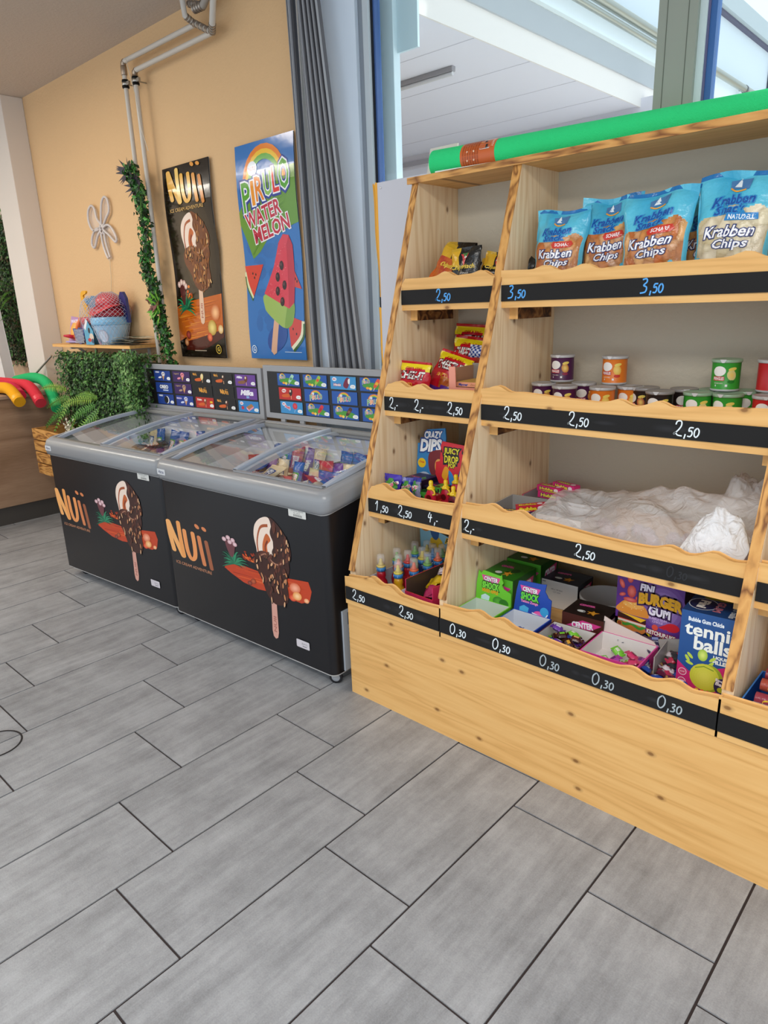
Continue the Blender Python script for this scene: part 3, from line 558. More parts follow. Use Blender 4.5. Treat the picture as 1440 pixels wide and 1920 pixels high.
# product cards of the price boards (unit card .54 x .255)
def card(kind):
    A = Art(); w, h = .56, .26
    bg = dict(oreo='1a3f8f', leg='3b1f5c', nuii='14110f', milka='6a3c94', red='b8271e', sand='2f84c4', pir='1b55a8', kit='c42420', sky='3a92cc', corn='1d3a90').get(kind[0], '1b55a8')
    A.rect(0, w, 0, h, bg)
    if kind[0] == 'nuii': A.line([(0, 0), (w, 0), (w, h), (0, h), (0, 0)], .003, '3a3634')
    if kind[1] == 'logo':
        if kind[0] == 'oreo': A.text('OREO', .28, .15, .085, 'f4f6fa', w=.28, out=[(.14, '0c2050')], off=.05); A.rect(.24, .42, .05, .08, 'c8d8f0')
        if kind[0] == 'nuii': A.put(nuii_logo(('f0a83c',)*5), .15, .08, .22, .105)
        if kind[0] == 'milka': A.text('Milka', .28, .15, .11, 'f8f6fc', w=.34, sh=.25, off=.05); A.text('EIS', .3, .05, .045, '8fc6ee', off=.05)
        if kind[0] == 'pir': A.put(PIR, .27, .09, .20, .20)
        return A
    if kind[0] == 'pir':
        A.poly([(.05, .12), (.2, .17), (.4, .15), (.52, .08), (.45, .03), (.3, .05), (.12, .06)], '4c9a34', sm=True); A.put(PIR, .13, .17, .11, .12)
    if kind[0] == 'oreo': A.text('OREO', .12, .22, .035, 'f4f6fa', off=.05)
    if kind[0] == 'leg': A.text('Legend', .13, .2, .05, 'd8b86a', sh=.3)
    if kind[0] == 'nuii': A.put(nuii_logo(('f0a83c',)*5), .02, .185, .11, .055)
    if kind[0] == 'milka': A.text('Milka', .12, .2, .05, 'f8f6fc', sh=.25, off=.04)
    if kind[0] == 'red': A.text('Daim', .12, .2, .045, 'f8e8e0', off=.05); A.rect(.44, .52, .13, .18, 'f0c020', .01)
    if kind[0] in ('sand', 'sky'): A.ell(.09, .2, .05, .04, 'e8eef8'); A.text('MIO', .09, .2, .025, 'c8343c', off=.05)
    if kind[0] == 'kit': A.ell(.13, .19, .055, .04, 'f4f0ec', .2); A.text('kitkat', .13, .19, .028, 'd02820', w=.08, off=.05)
    if kind[0] == 'corn': A.text('MILKA', .1, .19, .04, 'd8c8e8', off=.05)
    k = kind[1]; S = {'choc': ('3c1c14', 'd8b088'), 'cone': None}
    if k == 'cone': A.poly([(.27, .16), (.37, .16), (.31, .02)], 'd8a060'); A.ell(.32, .18, .06, .055, kind[2], 0, 12); A.line([(.28, .16), (.33, .2), (.36, .17)], .015, '7a3a2a', sm=3); A.ell(.2, .09, .06, .025, kind[2], .2)
    if k == 'cookie': A.ell(.3, .12, .075, .095, '141414'); A.ell(.32, .12, .075, .095, 'f0f0f0'); A.ell(.295, .12, .07, .09, '181818')
    if k == 'bar': A.rect(.30, .315, .02, .1, 'd8b088'); A.ell(.3, .16, .045, .08, kind[2], -.2, 12); A.ell(.29, .19, .02, .03, 'f0dcc0', -.2, 8); A.poly([(.08, .1), (.25, .13), (.26, .06), (.1, .05)], 'd8601c' if kind[0] != 'milka' else '8a5a3a', sm=True)
    if k == 'sandw': A.poly([(.22, .12), (.36, .2), (.42, .15), (.28, .06)], 'b07840'); A.poly([(.22, .12), (.28, .06), (.28, .02), (.22, .08)], 'f0b0c0'); A.poly([(.28, .06), (.42, .15), (.42, .11), (.28, .02)], 'e890b0'); A.rect(.08, .15, .06, .13, 'c82c3c')
    if k == 'pop': A.poly([(.27, .02), (.29, .02), (.34, .12), (.32, .12)], 'e0b890'); A.poly([(.28, .1), (.33, .08), (.42, .2), (.4, .24), (.36, .24)], kind[2], sm=True); A.poly([(.31, .14), (.36, .12), (.39, .17), (.34, .19)], kind[3]); A.ell(.16, .06, .035, .025, 'f0a030'); A.ell(.22, .05, .03, .03, 'f4d860')
    if k == 'drum': A.ell(.37, .17, .06, .07, 'c8202c', 0, 14, c2='e8505c'); A.line([(.37, .1), (.35, .03)], .006, 'f0f0f0'); A.text('Push', .18, .14, .05, 'e02838', out=[(.14, 'f4f4f8')], off=.04, rot=-.3); A.text('up', .22, .08, .045, 'c0d0f0', rot=-.2)
    if k == 'himbi': A.poly([(.28, .08), (.37, .03), (.43, .2), (.36, .24)], '7a1838', sm=True); A.poly([(.39, .2), (.43, .22), (.42, .12), (.39, .13)], 'f4f0ec', sm=True); A.text('Himbi', .15, .09, .04, 'f4f0f4', w=.15, out=[(.14, 'c02038')], off=.04)
    A.poly(spline([(.44, .04), (.52, .03), (.545, .06), (.53, .1), (.47, .105), (.435, .08)], 3), 'f4f4f2'); A.text('2,50', .49, .067, .022, '444444', w=.05)
    return A
C1 = [[('oreo', 'cone', 'e8e8ec'), ('leg', 'cone', 'f090a0'), ('nuii', 'bar', 'f0d890'), ('nuii', 'bar', '3a1c14'), ('milka', 'bar', '6a3418')],
      [('oreo', 'logo'), ('leg', 'cone', 'b89a80'), ('nuii', 'logo'), ('nuii', 'logo'), ('milka', 'logo')],
      [('oreo', 'cookie'), ('corn', 'cone', 'd0d8f0'), ('red', 'bar', '8a4020'), ('nuii', 'bar', '5a2c1c'), ('sand', 'sandw')]]
C2 = [[('pir', 'pop', 'a8d8c0', '5a9a70'), ('pir', 'pop', '9ac03a', 'e84a2c'), ('sky', 'himbi'), ('pir', 'pop', 'e8502c', 'f0b82c'), ('pir', 'pop', 'e8502c', 'f0b82c')],
      [('kit', 'bar', '2c1410'), ('pir', 'logo'), ('pir', 'logo'), ('pir', 'logo'), ('pir', 'logo')],
      [('sky', 'drum'), ('pir', 'pop', 'd8303c', 'b82030'), ('pir', 'pop', '4a2418', '8a5a3c'), ('pir', 'pop', 'f0a030', 'f4b848'), ('pir', 'pop', 'f0a030', 'f4b848')]]
# ---------------------------------------------------------------- posters on the peach wall
def poster(name, A, w, h, loc, label, rot=0):
    m = MB(); NV = 16
    def node(j): z = j/NV; return .02*(1.2+math.sin(z*9+.6))
    def P(u, v, e):   # the thin plastic sheet bulges a little off the wall
        q = min(NV-1e-6, max(0, v/h*NV)); j = int(q); b = node(j)*(1-q+j)+node(j+1)*(q-j); return (u, -.02-b-e, v)
    m.grid(lambda a, b: P(a*w, b*h, -.008), 1, NV, '202020', 'gloss'); m.grid(lambda a, b: P((1-a)*w, b*h, -.02), 1, NV, 'c8c8c8', 'gloss')
    m.art_cut(A, P, 0, h/NV, 'gloss', .00005)
    return tag(m.build(name, loc=loc, rot=rot), label, 'poster')
poster('ice_cream_poster', poster_nuii(), 1.5, 3.4, (-12.58, 7.78, 3.79), 'tall black poster with a chocolate nut ice cream bar over orange wood')
poster('ice_cream_poster', poster_pirulo(), 1.48, 3.4, (-10.31, 7.78, 3.81), 'tall blue poster with a red watermelon ice lolly and melon wedges')
# ================================================================ FREEZERS
FW, FD = 3.46, 2.12
def rrect(off, r, x0=0, x1=FW, y0=0, y1=FD, n=5):
    p = []; x0 -= off; y0 -= off; x1 += off; y1 += off; r = max(.015, r+off)
    for cx, cy, a in ((x1-r, y0+r, -90), (x1-r, y1-r, 0), (x0+r, y1-r, 90), (x0+r, y0+r, 180)):
        for k in range(n+1): t = math.radians(a+90*k/n); p.append((cx+r*math.cos(t), cy+r*math.sin(t)))
    return p
def zlo(y): return 2.31+.15*y
def zhi(y): t = max(0, min(1, y/FD)); return 2.57+.30*(1-(1-t)**2)
def loft(m, loops, cols, mat, sm=True, cap0=False, cap1=False):
    n = len(loops[0]); vs = [p for l in loops for p in l]; fs = []; cs = []
    for j in range(len(loops)-1):
        for k in range(n): fs.append((j*n+k, j*n+(k+1) % n, (j+1)*n+(k+1) % n, (j+1)*n+k)); cs.append(L(cols[j]))
    if cap0: fs.append(list(range(n-1, -1, -1))); cs.append(L(cols[0]))
    if cap1: fs.append([(len(loops)-1)*n+k for k in range(n)]); cs.append(L(cols[-1]))
    m.add(vs, fs, cs, mat, sm)
def make_freezer(loc, rot, label, cards, bz):
    t = thing('ice_cream_freezer', label, 'freezer', loc, rot)
    m = MB(); rr = rrect(0, .1); 
    loft(m, [[(x, y, .17) for x, y in rr], [(x, y, .185) for x, y in rr], [(x, y, zlo(y)-.025) for x, y in rr], [(x, y, zlo(y)) for x, y in rr]], ['c9c6c2', '131216', 'c9c6c2'], 'vinyl', True, True, False)
    m.art(FZ, lambda u, v, e: (u-.03, -e, v+.17), 'vinyl'); m.build('cabinet', t)
    m = MB()
    def lp(off, fz): return [(x, y, fz(y)) for x, y in rrect(off, .1)]
    loft(m, [lp(.0, lambda y: zlo(y)-.01), lp(.035, lambda y: zlo(y)), lp(.05, lambda y: zlo(y)+.06), lp(.05, lambda y: zhi(y)-.10), lp(.02, lambda y: zhi(y)-.025), lp(-.04, zhi), lp(-.12, lambda y: zhi(y)-.005), lp(-.125, lambda y: zhi(y)-.12), lp(-.16, lambda y: zlo(y)-.05)],
         ['8e8f90', '8a8c8f', '8a8c8f', '8e9093', '94969a', '9a9ca0', '7c7e82', 'c8c8c8'], 'plastic')
    A = Art(); A.rect(0, .2, 0, .085, 'd5d6d8', .01); A.text('Hiron', .1, .042, .05, '1f2f5f', w=.13, off=.02); m.art(A, front(.06, 2.38, -.052)); m.build('rim', t)
    m = MB(); ri = rrect(-.16, .05)
    loft(m, [[(x, y, zlo(y)-.05) for x, y in ri], [(x, y, .9) for x, y in ri]], ['f4f4f4'], 'plastic', True, False, True)
    for s in (FW/2-.02, ): m.box(s, s+.03, .17, FD-.17, .9, 2.2, 'dcdcda', 'plastic')
    m.build('inner_liner', t)
    # wire baskets
    m = MB()
    for bx0, bx1 in ((.25, 1.6), (1.85, 3.2)):
        for k in range(15): x = bx0+(bx1-bx0)*k/14; m.tube([(x, .25, 2.15), (x, .25, 1.75), (x, 1.9, 1.75), (x, 1.9, 2.15)], .006, 'e8e8e8', 'plastic', 4)
        for z in (1.8, 1.92, 2.04, 2.15): m.tube([(bx0, .25, z), (bx1, .25, z)], .008, 'e8e8e8', 'plastic', 4); m.tube([(bx0, 1.9, z), (bx1, 1.9, z)], .008, 'e8e8e8', 'plastic', 4)
    m.build('wire_basket', t)
    for i, (x0, x1, dz) in enumerate(((.13, 1.78, -.055), (1.66, 3.33, -.02))):
        m = MB(); ys = [.13+1.86*k/10 for k in range(11)]
        m.grid(lambda u, v: (x0+(x1-x0)*u, .13+1.86*v, zhi(.13+1.86*v)+dz+.0), 4, 12, 'ffffff', 'lid_glass'); o = m.build('glass_lid', t)
        m = MB()
        def rail(x, w, h, c):
            vs = [];
            for y in ys:
                z = zhi(y)+dz; vs += [(x-w, y, z-h), (x+w, y, z-h), (x+w, y, z+h), (x-w, y, z+h)]
            n = len(ys); fs = [(4*j+k, 4*j+(k+1) % 4, 4*(j+1)+(k+1) % 4, 4*(j+1)+k) for j in range(n-1) for k in range(4)]; m.add(vs, fs, c, 'plastic')
        rail(x0, .035, .03, 'aeb8c8'); rail(x1, .035, .03, 'aeb8c8'); m.box(x0, x1, .10, .16, zhi(.13)+dz-.025, zhi(.13)+dz+.02, '9a9ca0', 'plastic'); m.box(x0, x1, 1.95, 2.02, zhi(1.99)+dz-.02, zhi(1.99)+dz+.03, '8f8f8c', 'plastic')
        m.build('lid_frame', o)
    # castors
    for (x, y) in ((.3, .2), (FW-.12, .14), (.3, 1.9), (FW-.25, 1.9)):
        m = MB(); m.lathe([(.04, -.022), (.085, -.02), (.085, .02), (.04, .022)], n=20, col=['26262a']*3, mat='plastic', M=rot_m(x, y, .086, PI/2, 0, .5)); m.lathe([(0, -.026), (.055, -.026), (.055, .026), (0, .026)], n=16, col='b4b6ba', mat='plastic', M=rot_m(x, y, .086, PI/2, 0, .5)); o = m.build('castor', t)
        m = MB(); m.box(-.07, .07, -.05, .05, .15, .172, 'c8cacc', 'metal', rot_m(x, y, 0, 0, 0, .5)); m.prism([(-.05, .08), (.03, .08), (.06, .16), (-.06, .16)], -.035, -.03, 'c8cacc', 'metal'); 
        for q in range(-8, 0): m.v[q] = tuple(rot_m(x, y, 0, 0, 0, .5) @ Vector(m.v[q]))
        m.build('castor_bracket', o)
    # side grille
    m = MB(); m.box(FW, FW+.025, .17, 1.5, .2, 1.02, 'b4bcc6', 'plastic')
    for k in range(9): m.box(FW+.02, FW+.028, .27, 1.3, .26+k*.06, .278+k*.06, '16181c', 'matte')
    m.box(FW+.02, FW+.03, .25, .6, .82, .98, '6d747c', 'plastic'); m.lathe([(.03, 0), (.03, .03), (0, .03)], n=12, col='202428', M=rot_m(FW+.03, .36, .93, 0, PI/2)); m.box(FW+.028, FW+.034, .33, .39, .86, .89, '1f7a4a', 'plastic'); m.build('side_grille', t, bevel=.01)
    # price board above the lid
    z0, z1 = bz; y = FD+.02; m = MB(); m.box(.0, 3.42, y, y+.06, z0, z1, '9c9da0', 'satin'); m.box(.10, 3.32, y-.003, y+.01, z0+.09, z1-.09, '131214', 'card'); bd = m.build('price_board', t, bevel=.008)
    m = MB()
    for x in (.35, .8, 2.6, 3.0): m.box(x, x+.1, y+.01, y+.04, 2.6, z0+.02, 'a5a6a8', 'satin')
    m.build('board_post', t)
    for r in range(3):
        for c in range(5):
            m = MB(); m.box(0, .52, -.006, 0, 0, .192, '222222', 'card'); m.art(card(cards[r][c]), lambda u, v, e: (u*.93, -.006-e, v*.74), 'card', .00004); m.build('product_card', bd, (.36+c*.60+r*.015, y-.004, z1-.31-r*.222))
    return t
make_freezer((-9.26, 5.06, 0), math.radians(2.34), 'right black chest freezer with glass lids beside the wooden shelf', C2, (2.90, 3.76))
make_freezer((-12.72, 4.865, 0), math.radians(4.0), 'left black chest freezer with glass lids next to the hedge', C1, (2.84, 3.70))
# ice cream packets seen through the lids
random.seed(31)
def pillow(w, h, t, col, art=None, mat='foil', nu=8, nv=10, amp=.012, seed=0, taper=0):
    m = MB(); mw_ = .0
    def S(u, v, s):
        a = abs(2*u-1); prof = max(0, (1-a**2.6))**.55*max(0, math.sin(PI*min(1, max(0, (v-.06)/.88))))**.42
        n = noise.noise(Vector((u*3+seed*7.1, v*3.5, s*3.3)))*amp*2+noise.noise(Vector((u*8+seed*3.1, v*7, s)))*amp
        x = (u-.5)*w*(1-.07*math.sin(PI*v)+taper*(1-v))+n*.5; return (x, s*(t/2*prof)+n*(.4 if v < .06 or v > .94 else 1)-.002*s, v*h)
    if callable(col): cf = col
    else: cf = lambda u, v: L(col)
    m.grid(lambda u, v: S(u, v, -1), nu, nv, cf, mat); m.grid(lambda u, v: S(1-u, v, 1), nu, nv, lambda u, v: cf(1-u, v), mat)
    if art: m.art_cut(art, lambda u, v, e: tuple(Vector(S(u/w+.5, v/h, -1))+Vector((0, -e, 0))), w/nu, h/nv, mat, .0002, .003, (w/2, 0))
    return m
def packet_proto(bg, band, txt, tc):
    A = Art(); A.text(txt, 0, .28, .08, tc, w=.17, out=[(.12, 'f4f4f8')], off=.03, rot=PI/2)
    return pillow(.26, .56, .1, lambda u, v: L(band) if .35 < v < .72 and .2 < u < .8 else L(bg), A)
pk = [packet_proto('1c56a8', '4c9a34', 'PIRULO', 'e8882c'), packet_proto('6a3c94', '8a5ab4', 'MILKA', 'f8f4fc'), packet_proto('1a1614', 'b85a20', 'NUII', 'f0a83c'), packet_proto('b03044', 'e8d8d0', 'FRUTTI', 'd83040'), packet_proto('d8c4a0', '2a4a94', 'OREO', '1a3f8f')]
pn = ['blue packet with a green band', 'purple packet', 'black packet with an orange band', 'red and white packet', 'beige packet with a dark blue band']
pm = [p.build('ice_cream_packet') for p in pk]; used = [False]*5
def cone_proto():
    m = MB(); m.lathe([(.02, 0), (.11, .42), (.12, .5), (.0, .52)], n=16, col=['1c4a94', '3a7a4a', 'd8c8b0'], mat='card'); return m.build('ice_cream_cup')
cp = cone_proto()
def frz(loc, rot):
    Mx = Matrix.Translation(Vector(loc)) @ Matrix.Rotation(rot, 4, 'Z'); return Mx, rot
i = 0
for (loc, rot, nm, regs) in (((-9.26, 5.06, 0), math.radians(2.34), 'right', ((1.9, 3.15, .35, 1.85, 22), (.3, 1.55, .5, 1.85, 16))), ((-12.72, 4.865, 0), math.radians(4.0), 'left', ((1.9, 3.15, .35, 1.8, 16), (.3, 1.5, .8, 1.8, 10)))):
    Mx, rz = frz(loc, rot)
    for (x0, x1, y0, y1, n) in regs:
        for k in range(n):
            j = (i*3+k*2+(i//4)) % 5; x = x0+.12+(x1-x0-.24)*((k*.37+.13) % 1); y = y0+.15+(y1-y0-.45)*((k*.618) % 1); p = Mx @ Vector((x, y, 2.06+.055*(k//4)+.05*random.random()))
            rr = (-PI/2+random.uniform(-.3, .3), random.uniform(-.25, .25), rz+random.uniform(-1.3, 1.3)); lb = pn[j]+' of ice cream lying in the %s freezer' % nm
            if not used[j]: o = pm[j]; o.location = p*U; o.rotation_euler = rr; used[j] = True
            else: o = pm[j].copy(); scene.collection.objects.link(o); o.location = p*U; o.rotation_euler = rr
            tag(o, lb, 'ice cream', pn[j]+'s in the %s freezer' % nm); i += 1
for (loc, rot, nm, rows) in (((-9.26, 5.06, 0), math.radians(2.34), 'right', ((1.95, 3.2, 1.72, 6, 2.04), (1.95, 3.2, 1.35, 6, 1.97), (1.95, 3.2, .98, 5, 1.93), (.35, 1.6, 1.72, 5, 2.02), (.35, 1.6, 1.3, 4, 1.9))), ((-12.72, 4.865, 0), math.radians(4.0), 'left', ((1.95, 3.2, 1.70, 6, 2.04), (1.95, 3.2, 1.3, 5, 1.95), (.35, 1.6, 1.72, 4, 1.98)))):
    Mx, rz = frz(loc, rot)
    for r_, (x0, x1, y, n, z) in enumerate(rows):
        for k in range(n):
            j = (0, 0, 3, 1, 4, 0)[(k+r_*2) % 6]; o = pm[j].copy(); scene.collection.objects.link(o); o.location = (Mx @ Vector((x0+(x1-x0)*(k+.5)/n, y+.03*random.random(), z)))*U
            o.rotation_euler = (random.uniform(-.45, -.25), random.uniform(-.15, .15), rz+random.uniform(-.15, .15)); tag(o, pn[j]+' standing in a row in the %s freezer' % nm, 'ice cream', pn[j]+'s standing in the %s freezer' % nm)
for k, (x, y, a) in enumerate(((2.05, .42, 1.2), (2.2, .75, 1.35), (2.5, .95, 1.0), (2.75, 1.2, 1.3))):
    Mx, rz = frz((-9.26, 5.06, 0), math.radians(2.34)); o = cp if k == 0 else cp.copy()
    if k: scene.collection.objects.link(o)
    o.location = (Mx @ Vector((x, y, 2.2)))*U; o.rotation_euler = (PI/2-.3, .2, rz+a); tag(o, 'paper ice cream cup lying in the basket of the right freezer', 'ice cream', 'ice cream cups in the right freezer')
# ================================================================ WOODEN SNACK SHELF
SH = thing('snack_shelf', 'large sloped pine shelf unit with black price strips full of snacks', 'shelf', (-4.2, 6.4, 0))
SO = Vector((-4.2, 6.4, 0))
def sp(mb, name, parent=None, **k): return mb.build(name, parent or SH, (0, 0, 0), **k)
class SM(MB):      # builder whose vertices are given in room coordinates
    def build(s, name, parent=None, loc=(0, 0, 0), rot=(0, 0, 0), bevel=0, sm=None):
        s.v = [(x-SO.x, y-SO.y, z-SO.z) for x, y, z in s.v]; return MB.build(s, name, parent, loc, rot, bevel, sm)
def yf(z): return 5.33+.306*(z-1.5)
PX = [(-5.62, -5.53), (-4.265, -4.165), (-1.40, -1.31), (1.45, 1.54)]
LV = [1.225, 2.25, 3.405, 4.58]; FY = [5.30, 5.66, 6.00, 6.35]
for i, (a, b) in enumerate(PX):
    yb = 7.46; yo = .0; pts = [(5.385, 1.27), (5.385, 1.68), (yf(5.96), 5.96), (yb, 5.96), (yb, 1.27)]
    m = SM(); m.prism(pts, a, b, 'ffffff', 'pine_pale_z', 'yz'); o = sp(m, 'side_panel')
    m = SM(); m.prism([(yf(1.62)-.012, 1.62), (yf(5.96)-.012, 5.96), (yf(5.96)+.006, 5.96), (yf(1.62)+.006, 1.62)], a+.002, b-.002, 'ffffff', 'pine_burnt_z', 'yz'); m.build('burnt_edge', o, )
m = SM(); m.box(-5.66, 1.58, 6.66, 7.47, 5.96, 6.02, 'ffffff', 'pine_warm_x'); o = sp(m, 'top_board', bevel=.006)
m = SM(); m.box(-5.665, 1.585, 6.645, 6.665, 5.955, 6.024, 'ffffff', 'pine_burnt_x'); m.build('burnt_edge', o)
m = SM(); m.box(-5.6, 1.5, 7.44, 7.48, 1.2, 5.96, 'c4bcaa', 'rough_plaster'); sp(m, 'back_panel')
for (a, b) in ((-5.66, -4.20), (-4.195, -1.375), (-1.37, 1.55)):
    m = SM(); m.box(a, b, 5.315, 5.40, 0, 1.21, 'ffffff', 'pine_warm_x'); 
m = SM(); m.box(-5.62, 1.55, 5.315, 5.39, 0, 1.215, 'ffffff', 'pine_warm_x'); sp(m, 'base_front')
for x in (-5.62, 1.47): m = SM(); m.box(x, x+.08, 5.39, 7.4, 0, 1.215, 'ffffff', 'pine_warm_y'); sp(m, 'base_side')
BAYS = [(-5.53, -4.265), (-4.165, -1.40), (-1.31, 1.45)]
BC = {(3, 0): (.50, .88), (2, 0): (.17, .42), (1, 0): (.17, .42), (0, 0): (.30, .50), (3, 1): (.18, .33, .84), (2, 1): (.07, .535, .665), (1, 1): (.13, .25, .78, .91), (0, 1): (.17, .27, .74, .87), (3, 2): (.2, .3), (2, 2): (.2, .3), (1, 2): (.5, .6), (0, 2): (.4, .5)}
def bumps(t, n, li):
    w = .05 if n == 0 else .024; z = .325+.02*math.sin(t*PI*2+li)+.02*math.sin(t*5+n)
    for c in BC[(li, n)]: d = (t-c)/w; z += .042*math.exp(-d*d*.5)*(1 if d < 0 else 1)-.014*math.exp(-(d-2.2)**2*.6)
    if n == 0: z -= .07*max(0, 1-t/.05) if li else 0
    return z
PR = {(3, 0): [('2,50', .40)], (3, 1): [('3,50', .03), ('3,50', .53), ('3,50', .99)], (3, 2): [('3,50', .3)],
      (2, 0): [('2,-', .06), ('2,-', .36), ('2,50', .73)], (2, 1): [('2,50', .10), ('2,50', .36), ('2,50', .72)], (2, 2): [('2,50', .3)],
      (1, 0): [('1,50', .09), ('2,50', .37), ('4,-', .72)], (1, 1): [('2,-', .01), ('2,50', .47)], (1, 2): [('0,50', .06)],
      (0, 0): [('2,50', .08), ('2,50', .60)], (0, 1): [('0,30', .05), ('0,30', .24), ('0,30', .43), ('0,30', .62), ('0,30', .83)], (0, 2): []}
rnd = random.Random(5)
for li, z in enumerate(LV):
    for bi, (a, b) in enumerate(BAYS):
        y = FY[li]
        fa, fb = (a, b) if li else ((-5.62, -4.20), (-4.195, -1.385), (-1.38, 1.55))[bi]
        m = SM(); m.box(a, b, y+.04, 7.44, z+.0, z+.055, 'ffffff', 'pine_warm_x'); bd = sp(m, 'shelf_board')
        n = 60; pts = [(fa, z), (fb, z)]+[(fa+(fb-fa)*(1-k/n), z+bumps(1-k/n, bi, li)) for k in range(n+1)]
        m = SM(); m.prism(pts, y, y+.075, 'ffffff', 'pine_warm_x'); fs = sp(m, 'price_rail', bevel=.012)
        m = SM(); m.box(fa+.004, fb-.004, y-.014, y+.002, z+.052, z+.212, '1b1a1a', 'matte')
        A = Art()
        for k in range(5 if li < 3 else 0):    # smudges of wiped-off chalk
            A.ell(rnd.uniform(fa+.2, fb-.2), z+.132, rnd.uniform(.05, .14), rnd.uniform(.02, .05), '1c1b1b', 0, 14, c2='29292b')
        for (t, p) in PR[(li, bi)]:
            faint = li == 0 and bi == 1 and p > .4; col = '5aa8ec' if li == 3 else ('aab4b8' if faint else 'e4ecf0')
            chalk(A, t, fa+p*(fb-fa), z+.082, .12 if li != 2 or bi == 0 else .125, col, .0115 if li < 3 else .013)
        if li == 1 and bi == 1: chalk(A, '0,30', fa+.78*(fb-fa), z+.09, .1, '2c2e31', .01)
        m.art(A, lambda u, v, e: (u, y-.0145-e, v), 'matte'); m.build('chalkboard_strip', fs)
        if li:
            for x0, x1 in ((a, a+.10), (b-.10, b)):
                m = SM(); m.box(x0, x1, y+.16, 7.2, z-.13, z, 'ffffff', 'plywood_dark'); m.box(x0, x1, y+.155, y+.165, z-.13, z, 'ffffff', 'pine_warm_z'); sp(m, 'batten')
# screws in the back panel
m = SM()
for (x, z) in ((-3.6, 4.12), (-2.55, 4.12), (-1.95, 4.13), (-3.1, 5.7), (-2.2, 5.75)): m.lathe([(.012, 0), (0, .006)], n=8, col='5d574c', M=rot_m(x, 7.44, z, PI/2))
# ================================================================ ON TOP OF THE SHELF
t = thing('pool_noodle', 'long green pool noodle lying on top of the shelf', 'pool noodle', (-5.47, 6.93, 6.17))
m = MB(); m.tube([(0, 0, 0), (1.5, .16, 0), (3.4, .36, .0), (6.4, .5, 0)], .145, '34dc86', 'foam', 28); m.build('foam_tube', t)
A = Art(); A.rect(0, .42, 0, .75, 'c9622c'); 
for k in range(7): 
    for j in range(9): A.rect(.03+k*.03, .045+k*.03, .03+j*.078, .095+j*.078, 'a34a1e')
for x in (.09, .17): A.line([(x, .15), (x, .35)], .018, 'f0c8a8'); A.line([(x-.01, .45), (x-.01, .7)], .018, 'f0c8a8')
A.rect(.24, .36, .34, .70, 'd8dcdc', .015)
for k in range(5): A.line([(.24, .38+k*.06), (.36, .38+k*.06)], .004, '8a9298')
for x in (.27, .30, .33): A.line([(x, .34), (x, .7)], .003, '8a9298')
A.rect(.31, .335, .36, .44, '222222'); A.rect(.285, .31, .50, .56, '222222'); A.ell(.255, .5, .012, .012, 'e0a020'); A.text('ACTIVITY', .39, .52, .028, 'f6e4d4', w=.3, rot=-PI/2)
m = MB(); m.grid(lambda u, v: (.42+.42*u, .045+.045*u-.147*math.cos(-.9+v*2.6), .147*math.sin(-.9+v*2.6)), 6, 16, 'c9622c', 'card')
m.art(A, lambda u, v, e: (.42+u, .045+.107*u-(.1485+e)*math.cos(-.9+v/.75*2.6), (.1485+e)*math.sin(-.9+v/.75*2.6)), 'card'); m.build('paper_label', t)
t = MB(); t.box(0, .42, 0, .02, 0, .44, 'cfcdc2', 'card', rot_m(0, 0, 0, -.25)); t.box(0, .42, -.005, .0, 0, .1, '1d1c1c', 'card', rot_m(0, 0, 0, -.25))
A = Art(); A.text('simply', .25, .05, .05, 'e0e0dc', off=.02); A.rect(.1, .14, .03, .08, 'e0e0dc', .01); A.text('D-Tec', .1, .36, .02, '555555'); A.text('D10', .08, .27, .03, '333333', off=.03); A.text('ai', .17, .27, .03, 'c85030', off=.03); A.text('4/ mix', .1, .18, .02, '777777')
Mc = rot_m(0, 0, 0, -.25); t.art(A, lambda u, v, e: tuple(Mc @ Vector((u, -.006-e, v)))); tag(t.build('counter_card', loc=(-5.93+.02, 7.28, 6.03), rot=(0, 0, 0)), 'beige counter card with a black foot standing behind the green noodle', 'card')
m = MB(); m.box(0, .9, 0, .12, 0, .02, 'e4eee6', 'card', rot_m(0, 0, 0, 0, 0, .1)); tag(m.build('foam_strip', loc=(-5.28, 6.68, 6.026)), 'flat white strip lying at the front edge under the green noodle', 'strip')
